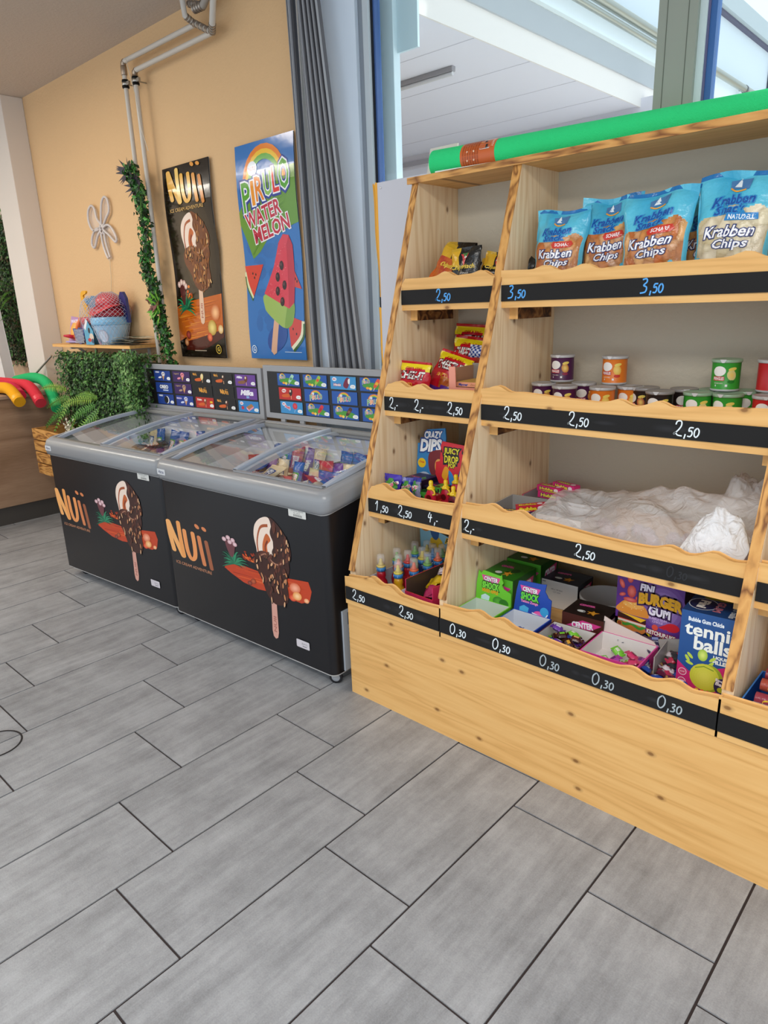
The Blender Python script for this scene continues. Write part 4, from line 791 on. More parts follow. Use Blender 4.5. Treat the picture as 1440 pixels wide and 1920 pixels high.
# ================================================================ GOODS ON THE SHELF
def carton(name, label, cat, w, d, h, cols, loc, rot=0, fr=None, rt=None, tp=None, lf=None, group=None, parent=None, tilt=0):
    m = MB(); m.boxc(cols, 0, w, 0, d, 0, h)
    if fr: m.art(fr, lambda u, v, e: (u, -e, v))
    if rt: m.art(rt, lambda u, v, e: (w+e, u, v))
    if lf: m.art(lf, lambda u, v, e: (-e, d-u, v))
    if tp: m.art(tp, lambda u, v, e: (u, v, h+e))
    o = m.build(name, parent, loc, (tilt, 0, rot), bevel=.004)
    if not parent: tag(o, label, cat, group)
    return o
def tray(name, label, cat, w, d, h, out, inn, loc, rot=0, rim=None, flap=None, flapart=None, frart=None, hf=None, rtart=None):
    t = thing(name, label, cat, loc, rot); m = MB(); k = .012; hf = hf or h
    m.box(0, w, 0, d, 0, k, inn, 'card')
    for (x0, x1, y0, y1, hh, ins) in ((0, w, 0, k, hf, 'y'), (0, w, d-k, d, h, 'y'), (0, k, k, d-k, h, 'x'), (w-k, w, k, d-k, h, 'x')):
        c = [out, rim or out, out, out, out, out]
        if (x0, y0) == (0, 0) and x1 == w: c[3] = inn
        elif y0 > k: c[2] = inn
        elif x0 == 0: c[5] = inn
        else: c[4] = inn
        m.boxc(c, x0, x1, y0, y1, k, hh)
    if frart: m.art(frart, lambda u, v, e: (u, -e, v))
    if rtart: m.art(rtart, lambda u, v, e: (w+e, u, v))
    m.build('tray', t)
    if flap:
        pts, c, tl = flap; m = MB(); Mf = rot_m(0, d, h-.01, tl)
        m.prism(pts, 0, .012, c, 'card', 'xz'); m.v = [tuple(Mf @ Vector(p)) for p in m.v]
        if flapart: m.art(flapart, lambda u, v, e: tuple(Mf @ Vector((u, -e, v))))
        m.build('display_flap', t)
    return t
def candy_mb(c1, c2, s=1):
    m = MB(); w, h = .13*s, .075*s; n = 8
    def S(u, v, sg):
        a = abs(2*u-1); b = math.sin(PI*v)**.6*(1-a**3)**.5 if a < .62 else .12*abs(math.sin(u*40)); wid = 1 if a < .6 else (.45 if a < .72 else .9)
        return ((u-.5)*w, (v-.5)*h*wid, sg*(.028*s*b+.002))
    m.grid(lambda u, v: S(u, v, 1), 12, 6, lambda u, v: L(c2) if .35 < u < .65 and .3 < v < .7 else L(c1), 'foil'); m.grid(lambda u, v: S(1-u, v, -1), 12, 6, lambda u, v: L(c1), 'foil'); return m
CANDY = {}
def candies(n, x0, x1, y0, y1, z0, dz, cols, where, cname, s=1, seed=0):
    rnd = random.Random(seed)
    for k in range(n):
        c1, c2, nm = cols[k % len(cols)]; key = (c1, c2, s)
        if key not in CANDY: CANDY[key] = candy_mb(c1, c2, s).build('wrapped_candy'); o = CANDY[key]
        else: o = CANDY[key].copy(); scene.collection.objects.link(o)
        o.location = Vector((rnd.uniform(x0, x1), rnd.uniform(y0, y1), z0+dz*k/n))*U; o.rotation_euler = (rnd.uniform(-.5, .5), rnd.uniform(-.4, .4), rnd.uniform(0, 6.28))
        tag(o, '%s wrapped candy lying %s' % (nm, where), 'candy', '%s candies %s' % (nm, where))
# ---------------------------------------------------------------- top shelf: crab chip bags
def chipcell(seed, cols):
    r = random.Random(seed); pts = [(r.random(), r.random(), r.choice(cols), r.uniform(0, 6.28)) for _ in range(46)]
    def f(u, v):
        d = sorted(((u-p[0])**2*1.1+(v-p[1])**2*1.4, p) for p in pts)[:2]; e = d[1][0]**.5-d[0][0]**.5
        return mixc('8a5428' if cols[0] != 'e8dcc0' else 'a08c68', d[0][1][2], min(1, .45+e*9))
    return f
def krabben(w, h, t, seed, hot=True):
    cell = chipcell(seed, ['d08c4c', 'e0a868', 'c87038', 'd8a070', 'c98048'] if hot else ['e8dcc0', 'ddd0ae', 'd0c098', 'e4d6b8'])
    def cf(u, v):
        top = .60+.12*math.sin((u-.1)*3.0)+.02*math.sin(u*17)
        if v > .965: return L('1f6fae')
        if v > top: return mixc('5cc0da', '3fa8cc', .5+.5*math.sin(u*9+v*5))
        if v < .07+.07*abs(2*u-1)**2 or u < .05+.06*(v < .3) or u > .96: return L('62bfd8')
        return cell(u, v)
    A = Art(); W_ = w
    A.text('Krabben', -.03*w, .76*h, .06*h*1.2, '1b4f9c', w=.56*w, out=[(.10, '2f8fc8')], sh=.3, off=.03, rot=.1); A.text('Snack', -.06*w, .685*h, .055*h*1.2, '1b4f9c', w=.4*w, out=[(.1, '2f8fc8')], sh=.3, off=.03, rot=.1)
    A.poly([(-.12*w, .91*h), (.16*w, .94*h), (.15*w, .85*h), (-.1*w, .84*h)], '4b7cae'); A.poly([(.0, .935*h), (-.05*w, .86*h), (.05*w, .86*h)], 'e4eef4'); A.line([(-.1*w, .85*h), (0, .825*h), (.12*w, .845*h)], .012, 'e8a03a', sm=4)
    if hot:
        A.poly([(-.02*w, .645*h), (.28*w, .645*h), (.32*w, .605*h), (.27*w, .575*h), (-.02*w, .57*h), (-.06*w, .61*h)], 'cc3a2c'); A.text('SCHARF', .13*w, .61*h, .035*h, 'f8ecec', w=.24*w, off=.03)
    else: A.poly([(-.08*w, .655*h), (.32*w, .655*h), (.34*w, .60*h), (-.1*w, .59*h)], '2f86c8'); A.text('NATURELL', .12*w, .622*h, .038*h, 'f0f6fa', w=.34*w, off=.03)
    for o, c in ((.085, '22336e'), (.018, 'f6f6fa')): A.text('Krabben', -.02*w, .505*h, .09*h, c, w=.66*w, sh=.22, off=o, rot=.04); A.text('Chips', .03*w, .395*h, .09*h, c, w=.46*w, sh=.22, off=o, rot=.04)
    A.ell(.2*w, .11*h, .035*w, .02*h, '5ac0e0'); A.ell(.3*w, .05*h, .025*w, .015*h, '5ac0e0'); A.ell(.33*w, .3*h, .03*w, .018*h, '6cc4e0')
    m = MB(); 
    def S(u, v, s):
        a = abs(2*u-1); prof = max(0, (1-a**2.8))**.5*max(0, math.sin(PI*min(1, max(0, (v+.02)/.97))))**.5*(1.0 if v < .6 else 1-.35*(v-.6)/.4)
        n = noise.noise(Vector((u*3+seed*7.1, v*3.5, s*3.3)))*.035*(.3+v)+noise.noise(Vector((u*9+seed*3.1, v*8, s)))*.012
        return ((u-.5)*w*(1-.10*math.sin(PI*min(1, v*1.15))+.03*v)+n*.4, s*(t/2*prof)+n-.002*s+.10*v*v, v*h+.02*math.sin(u*6+seed)*v)
    m.grid(lambda u, v: S(u, v, -1), 54, 76, cf, 'foil'); m.grid(lambda u, v: S(1-u, v, 1), 10, 12, lambda u, v: cf(1-u, v), 'foil')
    m.art_cut(A, lambda u, v, e: tuple(Vector(S(u/w+.5, v/h, -1))+Vector((0, -e, 0))), w/27, h/38, 'foil', .0002, .006, (w/2, 0)); return m
for k, (x, y, w, h, rz, hot, lb, tl) in enumerate([(-3.74, 6.72, .56, .86, .05, 1, 'orange crab chip bag, leftmost of the light blue bags on the top shelf', -.02), (-3.28, 6.86, .56, .94, .10, 1, 'orange crab chip bag, second light blue bag from the left on the top shelf', -.03),
    (-2.76, 6.70, .66, .92, -.02, 1, 'large orange crab chip bag standing in front at the middle of the top shelf', -.02), (-3.05, 7.12, .5, .80, .1, 1, 'light blue chip bag mostly hidden behind the large middle one on the top shelf', 0),
    (-2.42, 7.08, .5, .86, .3, 1, 'orange crab chip bag in shade behind the pale plain chip bag', -.02), (-2.09, 6.72, .66, .98, -.06, 0, 'pale plain flavour crab chip bag with cream chips on the top shelf', -.02),
    (-1.73, 6.84, .56, .95, .1, 0, 'pale chip bag cut by the right edge of the photo on the top shelf', 0), (-2.0, 7.2, .56, .98, 0, 0, 'pale chip bag standing behind the two cream coloured ones', 0)]):
    tag(krabben(w, h, .24, k+1, hot).build('chip_bag', loc=(x, y, 4.64), rot=(tl, 0, rz)), lb, 'chip bag', 'light blue chip bags on the top shelf')
# dark chip bags, top left bay
def dark_bag(w, h, seed, c0='1c1a18', red=False):
    r = random.Random(seed)
    def cf(u, v):
        if v > .95: return L('c8a02a' if u < .3 else '22201e')
        if red and v < .75: return mixc('b03a2c', 'd8742c', abs(math.sin(u*3+v*4)))
        if v > .62 and u < .3: return L('d8a82a')
        if v < .42 and u > .5: return mixc('c8742c', 'd89a3c', u)
        if v < .34: return L('9a2c4a')
        return L(c0)
    A = Art(); A.poly([(-.1*w, .86*h), (.2*w, .86*h), (.05*w, .62*h)], 'c8343c'); A.poly([(-.08*w, .88*h), (.18*w, .88*h), (.05*w, .7*h)], '2f7a3c'); A.text('bio', .05*w, .8*h, .07*h, 'f4f4f0', off=.03)
    A.text('Chipsfrisch', 0, .60*h, .11*h, 'e8c848', w=.74*w, sh=.25, off=.03); A.text('gesalzen', .06*w, .48*h, .05*h, 'e8e4dc', w=.3*w, sh=.3)
    return pillow(w, h, .16, cf, A, 'foil', 12, 16, .02, seed)
for k, (x, y, w, h, ry, tl, rz, red, lb) in enumerate([(-5.24, 6.62, .44, .64, .42, -.35, .2, True, 'small black and orange crisp bag leaning on the left side panel of the shelf'), (-4.85, 6.66, .38, .56, -.06, -.12, 0, False, 'small black crisp bag with yellow lettering, front and centre in the top left bay'),
    (-5.30, 7.08, .36, .66, .1, -.1, .3, False, 'black crisp bag standing upright against the back in the top left bay'), (-4.58, 6.72, .34, .46, .2, -.3, .1, False, 'black crisp bag lying low beside the burnt divider in the top left bay'),
    (-4.46, 6.88, .34, .48, .5, -.3, -.4, False, 'black crisp bag with its pointed corner up, tucked behind the burnt divider'), (-5.05, 6.80, .36, .42, .2, -.3, -.2, False, 'black crisp bag lying behind the front ones in the top left bay'), (-4.7, 7.05, .36, .44, -.1, -.2, .1, False, 'dark crisp bag in shade at the back of the top left bay')]):
    tag(dark_bag(w, h, k+3, red=red).build('crisp_bag', loc=(x, y, 4.67+(.04 if k > 2 else 0)), rot=(tl, ry, rz)), lb, 'crisp bag', 'dark crisp bags in the top left bay')
# ---------------------------------------------------------------- second shelf: small crisp cans
def can(kind):
    c, acc, fill, name = {'purple': ('4a1846', '8a2040', 'c87a30', 'barbecue'), 'orange': ('e07820', 'c8341c', 'e8b84a', 'paprika'), 'black': ('201818', '8a1a1c', 'a82420', 'hot'), 'green': ('2f9a30', '1d7a28', 'd8d090', 'cream'), 'red': ('c41c24', '9a141c', 'e8c870', 'original')}[kind]
    t = bpy.data.objects.new('crisp_can', None); scene.collection.objects.link(t); t.empty_display_size = .03
    m = MB(); m.lathe([(.122, 0), (.128, .004), (.128, .02), (.124, .024), (.124, .262), (.128, .27)], n=30, col=['b8b8ba', 'b8b8ba', c, c, c], mat='card')
    A = Art(); A.ell(-.03, .185, .058, .046, 'f2f0ea', .1); A.rect(-.085, .02, .098, .138, 'c01f2c', .006); A.text('PRINGLES', -.033, .118, .026, 'f4f0ec', w=.095, off=.03)
    A.text({'purple': 'TEXAS BBQ', 'orange': 'SWEET PAPRIKA', 'black': 'HOT & SPICY', 'green': 'SOUR CREAM & ONION', 'red': 'ORIGINAL'}[kind], -.03, .075, .012, 'f4ecdc', w=.08)
    A.ell(.08, .15, .04, .05, fill, .3, 12, c2='f0d070'); A.ell(.085, .205, .038, .016, 'e8d060', .2, 10); A.ell(.08, .09, .034, .016, acc, 0, 10); A.rect(.03, .05, .045, .065, 'f0f0f0'); A.rect(-.06, -.05, .045, .06, 'e0e0e0')
    m.art_cut(A, lambda u, v, e: ((.1245+e)*math.sin(u/.124), -(.1245+e)*math.cos(u/.124), v), .013, 0, 'card', .00006, .0008)
    b = m.build('can_body', t); m = MB(); m.lathe([(.132, .262), (.134, .268), (.134, .288), (.128, .292), (.118, .286), (0, .286)], n=30, col='b4b4b4' if kind not in ('green', 'black') else {'green': '8fae92', 'black': '8c8886'}[kind], mat='plastic'); m.prism([(-.03, .292), (.03, .292), (.01, .262), (-.01, .262)], -.136, -.134, 'd0d0d0', 'plastic'); m.build('lid', t); return t
cans = {}
for (kind, x, y, z, rz, lb) in [('purple', -3.99, 6.95, 0, .2, 'purple crisp can, leftmost in the lower row'), ('purple', -3.65, 6.80, 0, .1, 'purple crisp can, second from the left in the lower row'), ('purple', -3.60, 7.14, 0, .5, 'purple crisp can set back behind the second one in the lower row'), ('purple', -3.86, 7.12, .295, .1, 'purple crisp can standing on top of the lower purple ones'),
    ('orange', -3.25, 6.86, 0, .1, 'orange crisp can, left one of the lower orange pair'), ('orange', -3.03, 7.04, 0, .0, 'orange crisp can, right one of the lower orange pair'), ('orange', -3.25, 7.12, .295, 0, 'orange crisp can standing on top of the lower orange ones'),
    ('black', -2.86, 6.72+.3, 0, -.6, 'black crisp can half hidden behind the front black one'), ('black', -2.63, 6.80, 0, .1, 'black crisp can, front one of the black trio'), ('black', -2.50, 7.08, 0, .5, 'black crisp can, rear right one of the black trio'),
    ('green', -2.29, 6.86, 0, .1, 'green crisp can, front left one of the lower green group'), ('green', -2.03, 6.88, 0, -.2, 'green crisp can, front right one of the lower green group'), ('green', -2.24, 7.13, 0, .5, 'green crisp can in the rear left of the lower green group'), ('green', -1.96, 7.15, 0, .5, 'green crisp can in the rear right of the lower green group'), ('green', -2.12, 7.05, .295, .05, 'green crisp can standing on top of the lower green ones'),
    ('red', -1.69, 6.88, 0, .1, 'red crisp can at the right edge of the lower row'), ('red', -1.74, 7.12, .295, 1.2, 'red crisp can standing on top at the right edge of the photo')]:
    lb += ' on the shelf'
    if kind not in cans: o = cans[kind] = can(kind); o.location = Vector((x, y, 3.462+z))*U; o.rotation_euler = (0, 0, rz); tag(o, lb, 'can', 'small crisp cans on the middle shelf')
    else: dup(cans[kind], (x, y, 3.462+z), rz, lb, 'small crisp cans on the middle shelf')
# ---------------------------------------------------------------- second shelf, left bay
def cheez(w, h, seed, purple=True):
    def cf(u, v):
        if v > .93: return L('b8141c')
        if v > .78+.05*math.sin(u*3): return L('f0d81c')
        if purple and v < .2+.12*u: return L('5c2a8c')
        if v < .45 and .35 < u < .9: return mixc('c8742c', 'a03818', abs(math.sin(u*19)*math.sin(v*23)))
        return L('c8182a')
    A = Art(); A.text('GRAB A BAG', .02*w, .84*h, .05*h, 'b8141c', w=.5*w, off=.04)
    for o, c in ((.085, '5a0c14'), (.03, 'f4f0ea')): A.text('CHEEZ-IT', -.02*w, .68*h, .17*h, c, w=.8*w, sh=.15, off=o)
    A.text('SNAP\'D', -.14*w, .47*h, .07*h, 'f0a028', w=.34*w, off=.04)
    return pillow(w, h, .17, cf, A, 'foil', 14, 18, .02, seed)
for k, (x, y, z, w, h, tl, ry, rz, p, lb) in enumerate([(-5.33, 6.26, 3.50, .42, .50, -.15, .05, .05, False, 'small red snack bag, frontmost in the second left bay'), (-5.13, 6.50, 3.54, .46, .60, -.45, .28, .15, True, 'red and purple snack bag leaning back behind the front one'),
    (-5.10, 6.94, 3.60, .50, .66, -.25, .12, .1, True, 'red and purple snack bag standing further back in the second left bay'), (-5.20, 7.20, 3.78, .50, .60, -.12, .06, .1, False, 'rearmost red snack bag with only its top visible in the second left bay'), (-4.98, 6.72, 3.50, .42, .46, -.5, .2, .1, True, 'dark red snack bag lying between the others in the second left bay')]):
    tag(cheez(w, h, k+11, p).build('snack_bag', loc=(x, y, z), rot=(tl, ry, rz)), lb, 'snack bag', 'red snack bags in the second left bay')
m = MB(); zz = [(0, .0), (.72, 0), (.72, .36)]+[(.72-.6*k/24, .36-.30*k/24+(.012 if k % 2 else 0)) for k in range(1, 25)]+[(0, .05)]
m.prism(zz, 0, .012, '77736e', 'card', 'yz'); m.box(0, .4, .708, .72, 0, .36, '77736e', 'card'); m.box(0, .4, 0, .72, 0, .01, '77736e', 'card'); tag(m.build('shelf_carton', loc=(-4.93, 6.28, 3.465)), 'plain grey carton with a torn slanted side in the second left bay', 'carton')
m = pillow(.42, .52, .2, lambda u, v: mixc('c81c28', 'a8402c', .5+.5*math.sin(u*9)) if v > .35 else mixc('8a5228', 'b07838', abs(math.sin(u*22)*math.cos(v*20))), None, 'foil', 12, 14, .02, 4); tag(m.build('pretzel_bag', loc=(-4.72, 6.86, 3.5), rot=(-.2, 0, .1)), 'red see-through pretzel bag beside the burnt divider', 'snack bag')
m = pillow(.44, .16, .1, lambda u, v: L('d8dcec') if (int(u*14)+int(v*6)) % 2 else L('2f4a94'), None, 'foil', 14, 6, .012, 5); tag(m.build('checked_packet', loc=(-4.80, 6.95, 3.98), rot=(-.3, .1, .1)), 'blue and white checked packet on top of the pretzel bag', 'packet')
t = thing('wafer_carton', 'salmon and yellow lemon wafer display carton in the second left bay', 'carton', (-4.74, 6.20, 3.465), .06)
m = MB(); m.boxc(['c88a70', 'c88a70', 'e2927a', 'b08a70', 'e2927a', 'e2927a'], 0, .42, 0, .012, .0, .28, 'card'); m.boxc(['b08a70']*6, 0, .012, .012, .5, 0, .48, 'card'); m.box(.4, .42, .012, .5, 0, .48, 'd88a72', 'card'); m.box(0, .42, .49, .5, 0, .5, '8f8880', 'card')
m.prism([(0, .28), (.0, .5), (.08, .5), (.09, .28)], 0, .012, 'e2927a', 'card'); m.prism([(.36, .28), (.38, .44), (.42, .48), (.42, .28)], 0, .012, 'e2927a', 'card')
A = Art(); A.poly([(0, .06), (.2, .16), (.42, .22), (.42, .06)], 'eccb2c'); A.poly([(.18, .2), (.34, .22), (.26, .1)], 'd8b478'); A.text('STRONG-LEMON', .22, .09, .03, '4a7a2a', w=.26, off=.03); A.rect(.32, .39, .12, .19, '2f7a3c'); A.ell(.06, .2, .04, .04, 'f0dc50'); m.art(A, lambda u, v, e: (u, -e, v)); m.build('tray', t)
A = Art(); A.text('Manner', .1, .025, .03, '22409a', w=.12, sh=.2, off=.03); A.text('Zitrone', .24, .025, .022, 'a06a20', w=.1, sh=.2)
for k in range(3): carton('wafer_pack', 'salmon wafer pack, %s of the stack in the salmon carton' % ('lowest', 'middle one', 'topmost')[k], 'wafer pack', .30, .4, .05, ['e0a080', 'e8c060', 'f0a078', 'e0a080', 'e0a080', 'e0a080'], (-4.70, 6.27, 3.62+.062*k), .06, fr=A, group='wafer packs in the salmon carton')
# ---------------------------------------------------------------- third shelf, left bay
def sachet(c1, c2, txt, w=.2, h=.26, seed=0):
    A = Art(); A.poly([(math.cos(a)*w*.4*(1 if k % 2 else .7), h*.52+math.sin(a)*h*.34*(1 if k % 2 else .7)) for k, a in enumerate(2*PI*j/16 for j in range(16))], '4c9a3a'); A.text(txt, 0, h*.52, .05, 'f05a8c', w=w*.7, rot=.4, off=.05, out=[(.12, 'f8f0f0')]); return pillow(w, h, .07, lambda u, v: L(c1) if v < .85 else L(c2), A, 'foil', 10, 10, .012, seed)
tag(sachet('3a2a9c', '4a3ab0', 'Magic', .25, .26, 1).build('candy_sachet', loc=(-5.39, 5.93, 2.45), rot=(-.1, 0, .1)), 'dark blue popping candy sachet standing in front on the third left shelf', 'sachet')
tag(sachet('2c3aa8', '5a62b8', 'Magic', .16, .24, 2).build('candy_sachet', loc=(-5.27, 6.02, 2.43), rot=(-.1, .1, .6)), 'second dark blue candy sachet turned sideways behind the front one', 'sachet')
tag(sachet('8a8ca8', '34389c', 'Gum', .18, .26, 3).build('candy_sachet', loc=(-5.14, 6.05, 2.42), rot=(-.2, -.1, -.3)), 'silver and blue candy sachet beside the long purple boxes', 'sachet')
A = Art()
for k in range(3): A.text('Magic', .10, .12+k*.22, .05, 'e85a8a', w=.14, off=.04); A.poly([(.2, .05+k*.22), (.28, .12+k*.22), (.2, .2+k*.22)], '4c9a3a')
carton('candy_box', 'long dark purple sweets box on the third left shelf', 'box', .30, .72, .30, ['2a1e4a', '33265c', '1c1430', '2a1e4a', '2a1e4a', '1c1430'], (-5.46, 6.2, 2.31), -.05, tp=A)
A2 = Art()
for k in range(3): A2.text('Gum', .10, .12+k*.22, .05, 'c84a7a', w=.14, off=.04); A2.ell(.24, .12+k*.22, .04, .04, '6ab04a')
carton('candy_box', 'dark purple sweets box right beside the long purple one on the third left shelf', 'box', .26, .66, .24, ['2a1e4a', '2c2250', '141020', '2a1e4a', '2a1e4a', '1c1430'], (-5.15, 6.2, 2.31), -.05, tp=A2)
A = Art(); A.text('CRAZY', .24, .62, .085, 'f4f6f8', w=.27, sh=.2, out=[(.16, '1c4a94')], off=.05, rot=.08); A.text('DIPS', .21, .49, .14, 'f4f6f8', w=.33, sh=.2, out=[(.14, '1c4a94')], off=.05, rot=.08)
A.ell(.08, .26, .065, .06, 'f0c81c'); A.text('Chupa', .08, .27, .03, 'd8342c', w=.08, off=.04); A.poly([(.2, .4), (.45, .44), (.46, .2), (.3, .1), (.2, .2)], '7a2a34', sm=True); A.ell(.36, .24, .07, .1, 'e8a050', .2, c2='f4d080'); A.line([(.02, .1), (.15, .14), (.3, .06)], .03, 'b8c8dc', sm=4)
for (x, y, c) in ((.27, .02, '7a9a3a'), (.36, .04, '3a4a8a'), (.3, -.06, 'c8a04a'), (.38, -.07, '2f3a7a')): A.ell(x, y, .045, .04, 'f0e8d8'); A.ell(x, y, .03, .028, c)
m = MB(); m.prism([(0, .0), (0, .5), (.1, .5), (.14, .68), (.42, .72), (.44, .6), (.44, -.12), (.24, -.12), (.24, 0)], 0, .015, '2f82c0', 'card'); m.art(A, lambda u, v, e: (u, -e, v)); m.box(.0, .44, .015, .4, -.15, -.02, '2f6aa8', 'card')
tag(m.build('lolly_display', loc=(-5.50, 6.50, 2.48), rot=(-.1, 0, -.02)), 'blue lolly dip display card on the third left shelf', 'display')
A = Art(); A.text('JUICY', .23, .38, .09, '1c1418', w=.23, out=[(.2, '1c1418')], off=.1); A.text('DROP', .23, .29, .09, '1c1418', w=.21, out=[(.2, '1c1418')], off=.1); A.text('JUICY', .23, .385, .085, 'e8dc28', w=.22, off=.03); A.text('DROP', .23, .293, .085, 'e8dc28', w=.2, off=.03); A.text('POP', .24, .22, .05, 'e8dc28', w=.1, out=[(.12, '1c1418')], off=.03)
A.poly([(.14, .2), (.2, .17), (.17, .04), (.1, .08)], 'e8a020', sm=True); A.poly([(.2, .16), (.27, .1), (.29, -.02), (.22, .0)], '2f82c8', sm=True); A.poly([(.36, .18), (.43, .16), (.4, .08), (.34, .11)], '34508a'); A.poly([(.08, .42), (.1, .36), (.07, .37)], '1c1418'); A.poly([(.38, .44), (.42, .36), (.38, .38)], '1c1418')
m = MB(); m.prism([(0, .1), (.0, .24), (.06, .26), (.07, .46), (.09, .5), (.42, .48), (.45, .45), (.45, -.08), (.08, -.05)], 0, .014, 'd0202e', 'card'); m.art(A, lambda u, v, e: (u, -e, v)); m.box(.03, .47, .014, .42, -.24, -.04, 'b01c28', 'card')
tag(m.build('juice_drop_display', loc=(-5.13, 6.42, 2.56), rot=(-.08, 0, .0)), 'red sour drop sweets display card with yellow lettering', 'display')
def squeeze(col):
    t = bpy.data.objects.new('squeeze_toy', None); scene.collection.objects.link(t); t.empty_display_size = .03; m = MB()
    m.grid(lambda u, v: ((.062*(1 if v < .75 else 1-.5*(v-.75)/.25))*math.cos(2*PI*u)*(1.1), .042*math.sin(2*PI*u)*(1 if v < .8 else .8), .25*v), 20, 8, col, 'plastic'); A = Art(); A.ell(0, .15, .035, .035, mixc(col, '000000', .3)); A.text('JUICY', 0, .05, .025, 'e8dc28', w=.08, off=.04); m.art(A, lambda u, v, e: (u, -.046-e, v)); m.add([(0, 0, .25)], [], 'ffffff'); m.build('bottle', t)
    m = MB(); m.lathe([(.045, .24), (.05, .255), (.035, .27), (.022, .285), (.026, .315), (.022, .34), (0, .35)], n=16, col='e8c41c', mat='plastic'); m.build('cap', t); m = MB(); m.tube([(.03, -.02, .25), (.07, -.03, .235), (.08, -.03, .20), (.055, -.04, .19)], .012, 'e0b81c', 'plastic', 8); m.build('clip', t); return t
sq = {}
for (c, nm, x, y, z, lb) in [('c8203a', 'red', -4.84, 5.98, 2.36, 'frontmost red'), ('b81c34', 'dark red', -4.72, 6.10, 2.36, 'dark red'), ('6a1c2c', 'maroon', -4.52, 5.98, 2.34, 'maroon'), ('2f7ab8', 'blue', -4.36, 5.96, 2.34, 'blue'), ('c8203a', 'red', -4.68, 6.24, 2.40, 'red, set back behind the dark one,'), ('6a1c2c', 'maroon', -4.44, 6.22, 2.40, 'maroon, second row right,'), ('b81c34', 'dark red', -4.58, 6.36, 2.42, 'dark red, rear row,')]:
    lbl = '%s squeeze sweet bottle with yellow cap, third left shelf' % lb
    if c not in sq: o = sq[c] = squeeze(c); o.location = Vector((x, y, z))*U; tag(o, lbl, 'sweet bottle', 'yellow capped sweet bottles on the third left shelf')
    else: dup(sq[c], (x, y, z), .2, lbl, 'yellow capped sweet bottles on the third left shelf')
for (c, x, y, z, nm, s) in (('3f9a34', -5.12, 6.06, 2.36, 'green', .15), ('c02a34', -4.98, 6.03, 2.35, 'red', .15), ('e0702a', -4.90, 5.96, 2.34, 'orange', .10), ('4aa83c', -4.99, 6.18, 2.44, 'light green', .12)):
    A = Art(); A.ell(s*.4, s*.5, s*.25, s*.25, mixc(c, '000000', .35)); A.ell(s*.8, s*.5, s*.08, s*.15, 'f0e8d0')
    m = MB(); cc = L(c); m.box(0, s, 0, .22, 0, s, cc, 'card'); m.art(A, lambda u, v, e: (u, -e, v)); m.art(A, lambda u, v, e: (u, v, s+e)); tag(m.build('sweet_cube', loc=(x, y, z), rot=.1, bevel=.004), 'small %s sweet box beside the squeeze bottles' % nm, 'sweet box')
A = Art(); A.text('3xIT', .16, .14, .08, 'd8e0e8', w=.16, off=.04); A.ell(.25, .28, .05, .04, 'd87a8a'); A.ell(.26, .36, .03, .04, 'e8c86a')
m = MB(); m.prism([(0, 0), (0, .22), (.1, .24), (.14, .42), (.24, .5), (.36, .48), (.42, .4), (.42, 0)], 0, .012, '2468b0', 'card'); m.art(A, lambda u, v, e: (u, -e, v)); m.box(0, .42, .012, .1, -.4, 0, '2468b0', 'card'); tag(m.build('blue_display', loc=(-4.78, 7.28, 2.73)), 'blue display card at the back of the third left shelf', 'display')
# ---------------------------------------------------------------- third shelf, main bay: gum boxes, crates and clear bags
tray('gum_tray', 'grey open carton of chewing gum packs at the left of the third shelf', 'carton', .52, .6, .20, 'b8b4b0', '9c9894', (-4.10, 6.02, 2.31), .10, hf=.14)
def gum(c, c2, txt, tc):
    A = Art(); A.text(txt, .13, .05, .05, tc, w=.18, out=[(.14, '22205a' if c2 != 'e8d020' else 'b01c28')], off=.05); A.ell(.26, .05, .03, .03, 'f0e0e8')
    m = MB(); m.boxc([c, c, c, c, c, c], 0, .32, 0, .10, 0, .07); m.art(A, lambda u, v, e: (u, v, .07+e)); m.art(A, lambda u, v, e: (u, -e, v*.7)); return m
gp = [gum('33266a', '22205a', 'Hubba', 'f0d83a'), gum('c81c3c', 'e8d020', 'Bubba', 'f0dc2c'), gum('d02a74', '22205a', 'Hubba', 'e8d84a')]
gl = ['dark blue and purple chewing gum pack in the grey carton', 'red chewing gum pack in the grey carton', 'pink chewing gum pack in the rear open carton']; gu = {}
for (j, x, y, z, ry, rz) in [(0, -4.06, 6.04, 2.42, .2, 1.0), (0, -3.94, 6.06, 2.42, .2, 1.1), (0, -3.80, 6.05, 2.40, .1, 1.3), (1, -3.86, 6.12, 2.38, 0, .1), (1, -3.88, 6.26, 2.42, -.1, .6), (1, -3.82, 6.36, 2.40, 0, .2), (1, -3.78, 6.18, 2.34, 0, -.2), (2, -4.04, 6.96, 2.50, 0, -.1), (2, -3.96, 6.84, 2.46, .05, .1), (2, -3.88, 7.04, 2.54, .0, -.25), (2, -3.98, 7.10, 2.48, .0, .05)]:
    if j not in gu: o = gu[j] = gp[j].build('gum_pack', bevel=.004)
    else: o = gu[j].copy(); scene.collection.objects.link(o)
    o.location = Vector((x, y, z))*U; o.rotation_euler = (0, ry, rz); tag(o, gl[j], 'gum pack', gl[j].replace(' pack', ' packs'))
tray('pink_gum_tray', 'open pink carton of gum packs at the back of the third shelf', 'carton', .50, .48, .17, 'c8346a', 'a89ca0', (-4.12, 6.76, 2.31), .08, hf=.12)
tray('white_carton', 'front white open carton under the clear plastic sheet', 'carton', .50, .44, .22, 'e2dedb', 'd6d2d0', (-3.52, 6.06, 2.31), .0); tray('white_carton', 'rear white open carton beside the crumpled clear bag', 'carton', .50, .42, .24, 'd8d4d2', 'c4c0be', (-3.56, 6.55, 2.31), .0)
